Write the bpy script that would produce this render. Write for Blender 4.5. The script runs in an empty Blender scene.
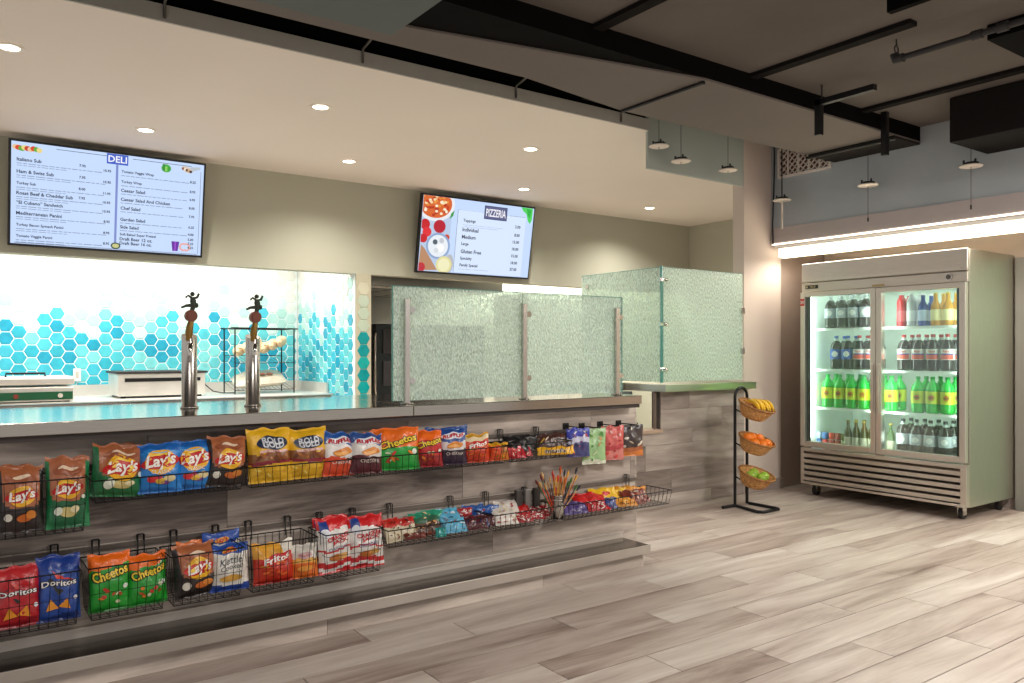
import bpy, math, random
from mathutils import Vector, Matrix, noise
random.seed(7)
S = bpy.context.scene
COL = S.collection
PI = math.pi
# ---------------------------------------------------------------- camera
YAW = math.radians(35.5); F = 798.0; HY = 351.0; CZ = 1.25
FX, FY = math.sin(YAW), math.cos(YAW)
cd = bpy.data.cameras.new('camera'); cam = bpy.data.objects.new('camera', cd); COL.objects.link(cam)
cd.sensor_width = 36; cd.lens = F/1024*36; cd.shift_y = (HY-341.5)/1024; cd.clip_start = .05
cam.location = (0, 0, CZ); cam.rotation_euler = (PI/2, 0, -YAW)
S.camera = cam
# ---------------------------------------------------------------- world, light, exposure
S.view_settings.view_transform = 'Standard'; S.view_settings.look = 'None'
S.view_settings.exposure = 0.44; S.view_settings.gamma = 1.0
try: S.view_settings.use_curve_mapping = False
except Exception: pass
w = bpy.data.worlds.new('world'); S.world = w; w.use_nodes = True
w.node_tree.nodes['Background'].inputs[0].default_value = (1.0, .955, .92, 1)
w.node_tree.nodes['Background'].inputs[1].default_value = .48

def area(name, loc, size, power, color=(1, .93, .84), rot=(0, 0, 0), size_y=None, shape='RECTANGLE', spread=None):
    l = bpy.data.lights.new(name, 'AREA'); l.shape = shape; l.size = size; l.size_y = size_y or size
    l.energy = power; l.color = color
    if spread: l.spread = spread
    o = bpy.data.objects.new(name, l); COL.objects.link(o); o.location = loc; o.rotation_euler = rot
    return o
# customer area ceiling lamp to the right, soft fill added over the viewer, kitchen lamps, prep bay lamp
area('lamp_room', (4.4, -.2, 2.93), .7, 135, (1, .94, .89))
area('fill_overhead', (.4, .6, 2.93), .8, 34, (1, .93, .87))  # unseen soft fill added overhead to brighten the fronts
area('lamp_bay', (1.2, 8.45, 2.5), 4.0, 78, (1, .98, .94), size_y=.7)
area('lamp_kitchen', (7.2, 8.75, 2.9), 2.0, 120, (1, .97, .9), size_y=1.2)


# ---------------------------------------------------------------- helpers
def srgb(c):
    if isinstance(c, str):
        c = [int(c[i:i+2], 16)/255 for i in (0, 2, 4)]
    return tuple(x/12.92 if x <= .04045 else ((x+.055)/1.055)**2.4 for x in c[:3]) + (1,)

MATS = {}
def mat(name, col='808080', rough=.5, metal=0, emit=None, es=1, bump=0, bscale=60, var=0, vscale=8, spec=.5, trans=0, stretch=None, coat=0):
    if name in MATS: return MATS[name]
    m = bpy.data.materials.new(name); m.use_nodes = True; MATS[name] = m
    nt = m.node_tree; N = nt.nodes; L = nt.links; b = N['Principled BSDF']
    c = srgb(col)
    b.inputs['Base Color'].default_value = c; b.inputs['Roughness'].default_value = rough
    b.inputs['Metallic'].default_value = metal; b.inputs['Specular IOR Level'].default_value = spec
    b.inputs['Coat Weight'].default_value = coat
    b.inputs['Transmission Weight'].default_value = trans
    if emit:
        b.inputs['Emission Color'].default_value = srgb(emit); b.inputs['Emission Strength'].default_value = es
    tc = N.new('ShaderNodeTexCoord'); mp = N.new('ShaderNodeMapping'); L.new(tc.outputs['Object'], mp.inputs[0])
    if stretch: mp.inputs['Scale'].default_value = stretch
    v = N.new('ShaderNodeTexNoise'); v.inputs['Scale'].default_value = vscale; v.inputs['Detail'].default_value = 3
    L.new(mp.outputs[0], v.inputs['Vector'])
    va = var if var else .03
    r = N.new('ShaderNodeValToRGB'); L.new(v.outputs['Fac'], r.inputs[0])
    r.color_ramp.elements[0].position = .3; r.color_ramp.elements[1].position = .7
    r.color_ramp.elements[0].color = tuple(max(0, x*(1-va)) for x in c[:3])+(1,)
    r.color_ramp.elements[1].color = tuple(min(1, x*(1+va)) for x in c[:3])+(1,)
    L.new(r.outputs[0], b.inputs['Base Color'])
    if bump:
        n = N.new('ShaderNodeTexNoise'); n.inputs['Scale'].default_value = bscale; n.inputs['Detail'].default_value = 3
        L.new(mp.outputs[0], n.inputs['Vector'])
        bp = N.new('ShaderNodeBump'); bp.inputs['Strength'].default_value = bump; bp.inputs['Distance'].default_value = .01
        L.new(n.outputs['Fac'], bp.inputs['Height']); L.new(bp.outputs[0], b.inputs['Normal'])
    return m

def steel(name, col='b9b4ac', rough=.25, stretch=(1, 1, 30)):
    return mat(name, col, rough, 1, bump=.02, bscale=30, var=.06, vscale=12, stretch=stretch)

def foil(col, rough=.34):
    return mat('foil_'+col, col, rough, 0, bump=.6, bscale=30, var=.10, vscale=16, spec=.7)

def wood_tile(name, stops, bumps=.15, rough=.45, axis='X', per=.6, off=-.91):
    """Printed plank tile: every plank reads its own random number from the 'rnd' attribute."""
    m = bpy.data.materials.new(name); m.use_nodes = True; nt = m.node_tree; N = nt.nodes; L = nt.links
    b = N['Principled BSDF']; b.inputs['Roughness'].default_value = rough
    at = N.new('ShaderNodeAttribute'); at.attribute_name = 'rnd'
    tc = N.new('ShaderNodeTexCoord'); mp = N.new('ShaderNodeMapping'); L.new(tc.outputs['Object'], mp.inputs[0])
    mp.inputs['Scale'].default_value = (.9, 7, 7) if axis == 'X' else (7, .9, 7)
    mul = N.new('ShaderNodeMath'); mul.operation = 'MULTIPLY'; mul.inputs[1].default_value = 37; L.new(at.outputs['Fac'], mul.inputs[0])
    n1 = N.new('ShaderNodeTexNoise'); n1.noise_dimensions = '4D'; n1.inputs['Scale'].default_value = 1.1; n1.inputs['Detail'].default_value = 6
    n1.inputs['Roughness'].default_value = .62; n1.inputs['Distortion'].default_value = .6
    L.new(mp.outputs[0], n1.inputs['Vector']); L.new(mul.outputs[0], n1.inputs['W'])
    mp2 = N.new('ShaderNodeMapping'); L.new(tc.outputs['Object'], mp2.inputs[0])
    mp2.inputs['Scale'].default_value = (3, 90, 90) if axis == 'X' else (90, 3, 90)
    n2 = N.new('ShaderNodeTexNoise'); n2.inputs['Scale'].default_value = 1; n2.inputs['Detail'].default_value = 2
    L.new(mp2.outputs[0], n2.inputs['Vector'])
    a1 = N.new('ShaderNodeMath'); a1.operation = 'MULTIPLY_ADD'; a1.inputs[1].default_value = per; L.new(at.outputs['Fac'], a1.inputs[0]); 
    s1 = N.new('ShaderNodeMath'); s1.operation = 'MULTIPLY_ADD'; s1.inputs[1].default_value = 2.0; s1.inputs[2].default_value = off; L.new(n1.outputs['Fac'], s1.inputs[0])
    L.new(s1.outputs[0], a1.inputs[2])
    a2 = N.new('ShaderNodeMath'); a2.operation = 'MULTIPLY_ADD'; a2.inputs[1].default_value = .22; L.new(n2.outputs['Fac'], a2.inputs[0]); L.new(a1.outputs[0], a2.inputs[2])
    r = N.new('ShaderNodeValToRGB'); L.new(a2.outputs[0], r.inputs[0])
    e = r.color_ramp.elements
    e[0].position = stops[0][0]; e[0].color = srgb(stops[0][1]); e[1].position = stops[-1][0]; e[1].color = srgb(stops[-1][1])
    for p, c in stops[1:-1]:
        x = e.new(p); x.color = srgb(c)
    L.new(r.outputs[0], b.inputs['Base Color'])
    bp = N.new('ShaderNodeBump'); bp.inputs['Strength'].default_value = bumps; bp.inputs['Distance'].default_value = .004
    L.new(n1.outputs['Fac'], bp.inputs['Height']); L.new(bp.outputs[0], b.inputs['Normal'])
    return m

class MB:
    def __init__(s): s.v = []; s.f = []; s.m = []; s.sm = []; s.r = []
    def add(s, vs, fs, m=0, sm=False, r=0):
        k = len(s.v); s.v += [tuple(p) for p in vs]
        for f in fs: s.f.append(tuple(i+k for i in f)); s.m.append(m); s.sm.append(sm); s.r.append(r)
    def box(s, x0, x1, y0, y1, z0, z1, m=0, r=0):
        v = [(x, y, z) for z in (z0, z1) for y in (y0, y1) for x in (x0, x1)]
        s.add(v, [(0, 2, 3, 1), (4, 5, 7, 6), (0, 1, 5, 4), (2, 6, 7, 3), (0, 4, 6, 2), (1, 3, 7, 5)], m, r=r); return s
    def tube(s, pts, rad, n=8, m=0, cap=True, sm=True, closed=False):
        pts = [Vector(p) for p in pts]; k = len(pts)
        rs = rad if isinstance(rad, (list, tuple)) else [rad]*k
        vs = []; up = None
        for i, p in enumerate(pts):
            if closed: d = pts[(i+1) % k]-pts[i-1]
            else: d = pts[min(i+1, k-1)]-pts[max(i-1, 0)]
            d = d.normalized() if d.length > 1e-9 else Vector((0, 0, 1))
            if up is None: up = Vector((0, 0, 1)) if abs(d.z) < .9 else Vector((1, 0, 0))
            a = d.cross(up); a = a.normalized() if a.length > 1e-6 else Vector((1, 0, 0))
            b = a.cross(d).normalized(); up = b
            for j in range(n):
                t = 2*PI*j/n+PI/n; vs.append(p+rs[i]*(a*math.cos(t)+b*math.sin(t)))
        fs = []
        for i in range(k if closed else k-1):
            i2 = (i+1) % k
            for j in range(n): fs.append((i*n+j, i*n+(j+1) % n, i2*n+(j+1) % n, i2*n+j))
        s.add(vs, fs, m, sm)
        if cap and not closed:
            s.add(vs[:n], [tuple(range(n))[::-1]], m); s.add(vs[-n:], [tuple(range(n))], m)
        return s
    def lathe(s, prof, n=20, c=(0, 0, 0), m=0, sm=True):
        vs = []
        for (r, z) in prof:
            for j in range(n): t = 2*PI*j/n; vs.append((c[0]+r*math.cos(t), c[1]+r*math.sin(t), c[2]+z))
        for i in range(len(prof)-1):
            mm = m[i] if isinstance(m, (list, tuple)) else m
            if i == 0: base = len(s.v); s.v += vs
            for j in range(n):
                s.f.append((base+i*n+j, base+i*n+(j+1) % n, base+(i+1)*n+(j+1) % n, base+(i+1)*n+j)); s.m.append(mm); s.sm.append(sm); s.r.append(0)
        return s
    def ball(s, c, rx, ry=None, rz=None, m=0, nu=14, nv=9):
        ry = ry or rx; rz = rz or rx; vs = []
        for i in range(nv+1):
            p = PI*i/nv
            for j in range(nu): t = 2*PI*j/nu; vs.append((c[0]+rx*math.sin(p)*math.cos(t), c[1]+ry*math.sin(p)*math.sin(t), c[2]-rz*math.cos(p)))
        fs = [(i*nu+j, i*nu+(j+1) % nu, (i+1)*nu+(j+1) % nu, (i+1)*nu+j) for i in range(nv) for j in range(nu)]
        s.add(vs, fs, m, True); return s
    def prism(s, pts, h, m=0, r=0):      # pts: 3D ring, h: extrusion vector
        n = len(pts); h = Vector(h); a = [Vector(p) for p in pts]; b = [p+h for p in a]
        s.add(a+b, [tuple(range(n))[::-1], tuple(range(n, 2*n))]+[(i, (i+1) % n, n+(i+1) % n, n+i) for i in range(n)], m, r=r); return s
    def build(s, name, mats, parent=None, world=False, bevel=0, loc=None):
        if not isinstance(mats, (list, tuple)): mats = [mats]
        off = Vector((0, 0, 0))
        if parent is not None and world:
            off = parent.matrix_world.translation if parent.parent is None else Vector(parent['_w'])
            off = Vector(parent['_w'])
        elif parent is None and loc is None:
            xs = [p[0] for p in s.v]; ys = [p[1] for p in s.v]; zs = [p[2] for p in s.v]
            off = Vector(((min(xs)+max(xs))/2, (min(ys)+max(ys))/2, min(zs)))
        me = bpy.data.meshes.new(name); me.from_pydata([tuple(Vector(p)-off) for p in s.v], [], s.f)
        for mt in mats: me.materials.append(mt)
        me.polygons.foreach_set('material_index', s.m); me.polygons.foreach_set('use_smooth', s.sm)
        if any(s.r):
            at = me.attributes.new('rnd', 'FLOAT', 'FACE'); at.data.foreach_set('value', s.r)
        me.update()
        o = bpy.data.objects.new(name, me); COL.objects.link(o)
        if parent is not None: o.parent = parent
        else: o.location = off if loc is None else loc
        if world and parent is not None: o['_w'] = tuple(off)
        else: o['_w'] = tuple(off)
        if bevel:
            b = o.modifiers.new('bevel', 'BEVEL'); b.width = bevel; b.segments = 2; b.limit_method = 'ANGLE'
        return o

def thing(name, label, cat, loc=(0, 0, 0), rot=(0, 0, 0), group=None):
    o = bpy.data.objects.new(name, None); COL.objects.link(o); o.empty_display_size = .05
    o.location = loc; o.rotation_euler = rot; o['label'] = label; o['category'] = cat; o['_w'] = tuple(loc)
    if group: o['group'] = group
    return o
def tag(o, label, cat, group=None, kind=None):
    o['label'] = label; o['category'] = cat
    if group: o['group'] = group
    if kind: o['kind'] = kind
    return o
def struct(o): o['kind'] = 'structure'; return o
def dup(root, loc=None, rot=None, label=None):
    r = root.copy(); COL.objects.link(r)
    if loc is not None: r.location = loc
    if rot is not None: r.rotation_euler = rot
    if label: r['label'] = label
    for ch in list(root.children):
        c = ch.copy(); COL.objects.link(c); c.parent = r
        for g in list(ch.children):
            d = g.copy(); COL.objects.link(d); d.parent = c
    return r

def PX(u, Y):                      # where the sight line of column u meets the plane y = Y -> (x, distance factor)
    a = (u-512)/F; t = Y/(FY-FX*a); return t*(FX+FY*a), t
def PZ(v, t): return CZ+(HY-v)/F*t

_txt = {}
def text2d(body, offset=0, shear=0, spacing=1.0):
    k = (body, offset, shear, spacing)
    if k in _txt: return _txt[k]
    cu = bpy.data.curves.new('lettering', 'FONT'); cu.body = body; cu.align_x = 'CENTER'; cu.align_y = 'CENTER'
    cu.offset = offset; cu.shear = shear; cu.space_character = spacing; cu.resolution_u = 2
    o = bpy.data.objects.new('lettering', cu); COL.objects.link(o)
    dg = bpy.context.evaluated_depsgraph_get(); me = o.evaluated_get(dg).to_mesh()
    vs = [(v.co.x, v.co.y) for v in me.vertices]; fs = [tuple(p.vertices) for p in me.polygons]
    o.evaluated_get(dg).to_mesh_clear(); bpy.data.objects.remove(o); bpy.data.curves.remove(cu)
    if vs:
        x0 = min(v[0] for v in vs); x1 = max(v[0] for v in vs); y0 = min(v[1] for v in vs); y1 = max(v[1] for v in vs)
        wd = x1-x0
    else: x0 = x1 = y0 = y1 = wd = 0
    _txt[k] = (vs, fs, wd, (x0+x1)/2, (y0+y1)/2, y1-y0); return _txt[k]

class Flat:
    """2-D artwork (lettering, ovals, patches) mapped onto a surface by fn(x, z, lift)."""
    def __init__(s, fn): s.fn = fn; s.mb = MB(); s.mats = []
    def mi(s, m):
        if m not in s.mats: s.mats.append(m)
        return s.mats.index(m)
    def raw(s, vs, fs, m, lift): s.mb.add([s.fn(x, z, lift) for x, z in vs], fs, s.mi(m))
    def text(s, body, x, z, h=None, w=None, m=None, lift=.001, rot=0, shear=0, bold=0, align='C'):
        vs, fs, wd, cx, cy, hh = text2d(body, bold, shear)
        if not vs: return
        k = (w/wd) if w else h/max(hh, 1e-6)
        ky = (h/hh) if (h and w) else k
        ca, sa = math.cos(rot), math.sin(rot); sh = {'C': 0, 'L': wd/2, 'R': -wd/2}[align]
        o = []
        for px, py in vs:
            a, b = (px-cx+sh)*k, (py-cy)*ky; o.append((x+a*ca-b*sa, z+a*sa+b*ca))
        s.raw(o, fs, m, lift)
    def oval(s, x, z, rx, rz, m, lift=.0006, rot=0, n=24, rings=3):
        ca, sa = math.cos(rot), math.sin(rot); vs = [(x, z)]; fs = []
        for r in range(1, rings+1):
            for j in range(n):
                t = 2*PI*j/n; a, b = rx*r/rings*math.cos(t), rz*r/rings*math.sin(t); vs.append((x+a*ca-b*sa, z+a*sa+b*ca))
        for j in range(n): fs.append((0, 1+j, 1+(j+1) % n))
        for r in range(1, rings):
            for j in range(n):
                p = 1+(r-1)*n; q = 1+r*n; fs.append((p+j, q+j, q+(j+1) % n, p+(j+1) % n))
        s.raw(vs, fs, m, lift)
    def patch(s, x0, x1, z0, z1, m, lift=.0005, nx=4, nz=3):
        vs = [(x0+(x1-x0)*i/nx, z0+(z1-z0)*j/nz) for j in range(nz+1) for i in range(nx+1)]
        fs = [(j*(nx+1)+i, j*(nx+1)+i+1, (j+1)*(nx+1)+i+1, (j+1)*(nx+1)+i) for j in range(nz) for i in range(nx)]
        s.raw(vs, fs, m, lift)
    def poly(s, pts, m, lift=.0006): s.raw(pts, [tuple(range(len(pts)))], m, lift)
    def build(s, name, parent): return s.mb.build(name, s.mats, parent) if s.mb.f else None

# ---------------------------------------------------------------- materials
M_floor = wood_tile('floor_plank_tile', [(.0, '705d54'), (.25, '9c8b81'), (.5, 'b5a79d'), (.75, 'c6bbb1'), (1, 'd8cfc7')], rough=.42, per=.42, off=-.80)
M_front = wood_tile('counter_plank_tile', [(.0, '2b2321'), (.25, '574c47'), (.45, '8d827a'), (.7, 'b1a59b'), (1, 'd8ccc0')], rough=.45, off=-.86)
M_return = wood_tile('return_plank_tile', [(.0, '6a5e58'), (.3, '8f837c'), (.55, 'a59a92'), (.8, 'b9aea4'), (1, 'cfc5ba')], rough=.5)
M_grout = mat('grout_dark', '463f3a', .9)
M_cream = mat('paint_cream', 'd3c4b8', .75, var=.03, vscale=1)
M_ceil = mat('ceiling_cream', 'e6ded3', .8, var=.02, vscale=1)
M_sage = mat('paint_sage', 'b6b6a4', .75, var=.03, vscale=1)
M_sagehead = mat('paint_sage_grey', 'adb5ae', .75, var=.04, vscale=1)
M_blue = mat('paint_blue_grey', 'abb2b6', .7, var=.05, vscale=2)
M_lilac = mat('lilac_grey', 'b8aeab', .7)
M_deck = mat('deck_paint_umber', '66605b', .95, spec=.1, bump=.25, bscale=3, var=.1, vscale=1.5)
M_soffit = mat('soffit_paint_umber', '6b645e', .85, var=.05, vscale=1.2)
M_black = mat('black_paint', '060505', .9, spec=.1)
M_blackm = mat('black_metal', '121112', .4, .3)
M_darkm = mat('dark_grey_metal', '262425', .6)
M_steel = steel('brushed_steel', 'b8b1a8', .22, (1, 30, 30))
M_steel_top = steel('worktop_steel', 'aca59c', .1, (1, 20, 20))
M_steel_v = steel('brushed_steel_upright', 'c0bbb4', .25, (30, 30, 1))
M_chrome = mat('chrome', 'c8c4be', .12, 1)
M_bright = mat('bay_steel', 'dcd9d2', .38, .55, var=.08, vscale=4)
M_white = mat('white_plastic', 'e8e6e0', .4)
M_tan = mat('alcove_tan', 'a08e82', .8)

def glass(name, tint='cfe5dc', rough=.3, tr=.3, trl=.35, scale=(60, 60, 14), bump=.5, glossy=.2, edge=None):
    m = bpy.data.materials.new(name); m.use_nodes = True; nt = m.node_tree; N = nt.nodes; L = nt.links
    N.remove(N['Principled BSDF']); out = N['Material Output']
    tc = N.new('ShaderNodeTexCoord'); mp = N.new('ShaderNodeMapping'); L.new(tc.outputs['Object'], mp.inputs[0]); mp.inputs['Scale'].default_value = scale
    n = N.new('ShaderNodeTexNoise'); n.inputs['Scale'].default_value = 1; n.inputs['Detail'].default_value = 2; L.new(mp.outputs[0], n.inputs['Vector'])
    bp = N.new('ShaderNodeBump'); bp.inputs['Strength'].default_value = bump; bp.inputs['Distance'].default_value = .01; L.new(n.outputs['Fac'], bp.inputs['Height'])
    t = N.new('ShaderNodeBsdfTransparent'); t.inputs[0].default_value = srgb(tint)
    d = N.new('ShaderNodeBsdfTranslucent'); d.inputs[0].default_value = srgb(tint)
    df = N.new('ShaderNodeBsdfDiffuse'); df.inputs[0].default_value = srgb(tint)
    g = N.new('ShaderNodeBsdfGlossy'); g.inputs['Roughness'].default_value = rough; g.inputs[0].default_value = srgb('e8f4ee')
    for x in (d, df, g): L.new(bp.outputs[0], x.inputs['Normal'])
    m0 = N.new('ShaderNodeMixShader'); m0.inputs[0].default_value = .4; L.new(d.outputs[0], m0.inputs[1]); L.new(df.outputs[0], m0.inputs[2])
    m1 = N.new('ShaderNodeMixShader'); L.new(t.outputs[0], m1.inputs[1]); L.new(m0.outputs[0], m1.inputs[2])
    r = N.new('ShaderNodeMapRange'); r.inputs[1].default_value = .4; r.inputs[2].default_value = .6; r.inputs[3].default_value = max(0, 1-tr-.28); r.inputs[4].default_value = min(1, 1-tr+.28)
    if bump == 0: r.inputs[3].default_value = r.inputs[4].default_value = 1-tr
    L.new(n.outputs['Fac'], r.inputs[0]); L.new(r.outputs[0], m1.inputs[0])
    m2 = N.new('ShaderNodeMixShader'); m2.inputs[0].default_value = glossy; L.new(m1.outputs[0], m2.inputs[1]); L.new(g.outputs[0], m2.inputs[2])
    L.new(m2.outputs[0], out.inputs[0]); return m
M_rain = glass('rain_textured_glass', 'e6f2ea', .3, .5, glossy=.16, scale=(150, 150, 60), bump=.9)
M_frost = glass('frosted_textured_glass', 'e2efe6', .35, .4, scale=(120, 120, 50), glossy=.12)
M_edge = mat('glass_edge_green', '5fa79a', .15, trans=.3, spec=.8)
M_pane = glass('clear_door_glass', 'eef8f4', .03, .97, bump=0, glossy=.08)

# ---------------------------------------------------------------- planked surfaces
def planks_floor(x0, x1, y0, y1):
    mb = MB(); mb.box(x0, x1, y0, y1, -.06, -.004, 1, r=.01)
    j = 0; y = y0; rr = random.Random(3)
    while y < y1-1e-6:
        off = (j*.41) % 1.2; x = x0-off
        while x < x1:
            a, b = max(x, x0)+.0022, min(x+1.2, x1)-.0022
            if b > a: mb.box(a, b, y+.003, min(y+.2, y1)-.003, -.012, 0, 0, r=.02+.96*rr.random())
            x += 1.2
        y += .2; j += 1
    return mb.build('floor', [M_floor, M_grout], loc=(0, 0, 0))
struct(planks_floor(-3, 8.6, -2.852, 10.148))

# ---------------------------------------------------------------- room shell
def sbox(name, m, *b, bevel=0): return struct(MB().box(*b).build(name, m, bevel=bevel))
sbox('wall_end', mat('paint_wall_end', 'b3a597', .75), 6.9, 7.0, -2.8, 4.5, 0, 3.3)
sbox('wall_cream', M_cream, 5.70, 6.22, 4.5, 4.62, 0, 3.2)
sbox('wall_alcove', M_tan, 6.22, 7.0, 4.53, 4.62, 0, 3.2)  # alcove wall coloured a darker tan than the cream wall
sbox('wall_header', M_sagehead, 4.527, 5.695, 4.5, 4.525, 2.69, 3.2)
sbox('wall_kitchen_right', M_sage, 8.5, 8.6, 4.62, 9.9, 0, 3.1)
sbox('wall_kitchen_back', mat('paint_kitchen', 'dedbd0', .7), 3.65, 8.5, 9.8, 9.9, 0, 3.0)
sbox('wall_menu', M_sage, -3, 8.5, 7.65, 7.8, 2.05, 2.99)
sbox('ceiling_kitchen', M_ceil, -3, 8.5, 4.53, 9.9, 2.99, 3.07)
struct(MB().box(-3, 4.527, 4.5, 4.531, 2.985, 2.99).build('trim_5', M_ceil))
sbox('trim_1', mat('fascia_grey', 'b3b1a8', .7), -3, 4.527, 4.485, 4.5, 2.985, 3.075)
sbox('ceiling_deck', M_deck, -3.0, 7.0, -2.8, 3.15, 2.96, 3.04)
sbox('ceiling_void_blackout', M_black, -3, 7, 3.15, 4.9, 3.2, 3.26)  # black sheet added over the gap to keep sky light out
sbox('wall_void_blackout', M_black, -3, 6.9, 4.53, 4.55, 3.08, 3.2)  # black sheet added above the fascia so no sky light leaks through
sbox('wall_cooler_bulkhead', M_blue, 6.08, 6.2, -2.8, 4.5, 2.35, 3.2)
sbox('trim_2', M_lilac, 6.07, 6.2, -2.8, 4.495, 2.195, 2.35)  # lower bulkhead band in a warmer grey than the wall above
sbox('ceiling_alcove', mat('alcove_ceiling', 'b5a591', .8), 6.22, 6.9, -2.8, 4.5, 2.24, 2.30)
sbox('baseboard_right', mat('baseboard_paint', '9a8d84', .6), 5.705, 6.24, 4.485, 4.5, 0, .1, bevel=.004)
sbox('baseboard_alcove', MATS['baseboard_paint'], 6.885, 6.899, -2.8, 4.5, 0, .1)
sbox('trim_3', mat('corner_guard_grey', '77756e', .4), 6.84, 6.9, 2.735, 2.80, 0, 1.98)
sbox('trim_4', mat('green_grey_panel', '8fa291', .4), 6.87, 6.9, .8, 2.73, .0, 1.98)

# hex tiled bay
TEAL = [mat('tile_teal_%d' % i, c, .12, var=.1, vscale=14, spec=.6) for i, c in enumerate(['36a9bd', '50bac6', '65c3ca', '2799b5', '78cacc', '44b3c8'])]
PALE = [mat('tile_pale_%d' % i, c, .12, var=.04, vscale=14) for i, c in enumerate(['a9cfc7', 'bbd9d1', 'c9dfd7'])]
WHT = [mat('tile_white', 'dcdfd9', .12), mat('tile_white_warm', 'd8d9d1', .12)]
TEAL_UNLIT = [mat('tile_teal_unlit_%d' % i, c, .15, var=.1, vscale=14) for i, c in enumerate(['0f9c9c', '149f9a', '0b8f93', '2aa89f'])]  # darker teal for the end face, its missing bay light put into the colour
M_tgrout = mat('tile_grout_white', 'dfe8e5', .7)
M_egrout = mat('tile_grout_unlit', 'b9b49c', .7)  # end face grout, the white grout darkened as if out of the bay light
def hexwall(name, mapper, length, z0, z1, seed, mats, endface=False, p=.128, slack=0):
    """mapper(s, z, out) -> world point; s runs along the wall"""
    rr = random.Random(seed); mb = MB(); R = p/math.sqrt(3); cw = 1.5*R
    mb.prism([mapper(0, z0, 0), mapper(length, z0, 0), mapper(length, z1, 0), mapper(0, z1, 0)], Vector(mapper(0, 0, -.02))-Vector(mapper(0, 0, 0)), 0)
    k = 0; s = R if not endface else length/2
    lvl = 1.52
    while s < length-(R*.2 if not endface else -1):
        lvl = 1.56+.13*math.sin(k*1.35+seed)+.07*math.sin(k*2.9+1)+rr.uniform(-.05, .05)
        if endface: lvl = 1.5
        z = z0-(p/2 if k % 2 else 0)+p/2
        while z < z1-p*.3:
            if z < lvl: idx = 1+rr.randrange(len(mats[0])); 
            elif z < lvl+.16+rr.random()*.22: idx = 1+len(mats[0])+rr.randrange(len(mats[1]))
            else: idx = 1+len(mats[0])+len(mats[1])+rr.randrange(len(mats[2]))
            q = R*(.97 if endface else .93); ring = []; ring2 = []
            for a in range(6):
                t = PI/3*a; ds = q*math.cos(t); dz = q*math.sin(t)
                zz = min(max(z+dz, z0), z1); ss = min(max(s+ds, 0), length)
                ring.append(mapper(ss, zz, .0)); ring2.append(mapper(min(max(s+ds*.9, 0), length), min(max(z+dz*.9, z0), z1), .006))
            b = len(mb.v); mb.v += ring+ring2
            for a in range(6): mb.f.append((b+a, b+(a+1) % 6, b+6+(a+1) % 6, b+6+a)); mb.m.append(idx); mb.sm.append(False); mb.r.append(0)
            mb.f.append(tuple(b+6+a for a in range(6))); mb.m.append(idx); mb.sm.append(False); mb.r.append(0)
            z += p
        if endface: break
        s += cw; k += 1
    return struct(mb.build(name, [M_egrout if endface else M_tgrout]+mats[0]+mats[1]+mats[2]))
hexwall('wall_tiled_back', lambda s, z, o: (-.9+s, 9.3-o, z), 4.37, .8, 2.98, 5, (TEAL, PALE, WHT))
hexwall('wall_tiled_side', lambda s, z, o: (3.476-o, 9.3-s, z), 1.64, .55, 2.98, 9, (TEAL, PALE, WHT))
hexwall('wall_tiled_end', lambda s, z, o: (3.476+s, 7.648-o, z), .17, .55, 2.05, 2, (TEAL_UNLIT, [mat('tile_pale_unlit', 'b5c4b0', .15)], [mat('tile_white_unlit', 'c8c6ae', .15)]), endface=True)  # end face uses unlit copies of the bay tile colours
sbox('wall_bay_divider', M_cream, 3.497, 3.646, 7.67, 9.8, 0, 2.98)
sbox('wall_bay_back', M_cream, -3, 3.49, 9.32, 9.42, 0, 2.98)

# ---------------------------------------------------------------- front counter
def planks_wall(mb, x0, x1, y, zs, seed, vals=None, depth=.012, L=1.2, axis='x'):
    rr = random.Random(seed)
    for j in range(len(zs)-1):
        x = x0-rr.random()*1.0
        i = 0
        while x < x1:
            a, b = max(x, x0)+.001, min(x+L, x1)-.001
            val = rr.random()
            if vals and j in vals: val = vals[j][min(i, len(vals[j])-1)]
            if b-a > .002: mb.box(a, b, y, y+depth, zs[j]+.001, zs[j+1]-.001, 0, r=max(.02, val))
            x += L; i += 1
YW = 3.53
t = thing('service_counter', 'long bar counter clad in weathered grey plank tile with a steel top', 'counter', (1.2, YW, 0))
mb = MB(); mb.box(-1.6, 3.44, YW+.012, YW+.12, 0, .93, 1, r=.01)
mb2 = MB()
rows = [.0, .085, .285, .485, .685, .93]
planks_wall(mb, -1.6, 3.44, YW, rows, 21, {0: [.5], 1: [.5, .35, .6, .4, .7], 2: [.6, .75, .55, .7, .85], 3: [.12, .1, .06, .28, .62, .6], 4: [.5, .45, .6, .55, .75, .8]})
mb.box(3.44, 3.452, YW, YW+.12, 0, .93, 0, r=.7)
mb.build('plank_cladding', [M_front, M_grout], t, world=True)
mb = MB(); mb.box(-1.6, 1.86, 3.43, 4.46, .935, .985); mb.box(-1.6, 1.86, 4.44, 4.47, .935, .993)
mb.build('countertop', M_steel_top, t, world=True, bevel=.003)
mb = MB(); mb.box(1.863, 3.40, 3.43, 4.46, .935, .985); mb.build('countertop', M_steel_top, t, world=True, bevel=.003)
mb = MB(); mb.box(-1.6, 3.40, 3.45, 3.53, .912, .934); mb.build('overhang_shadow_strip', mat('overhang_shadow_dark', '3a3230', .6), t, world=True)  # dark strip stands in for the shadow under the countertop overhang
mb = MB(); mb.box(-1.6, 3.40, YW+.13, 4.40, .05, .93); mb.build('cabinet_body', mat('cabinet_grey', '8a8680', .5), t, world=True)
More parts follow.
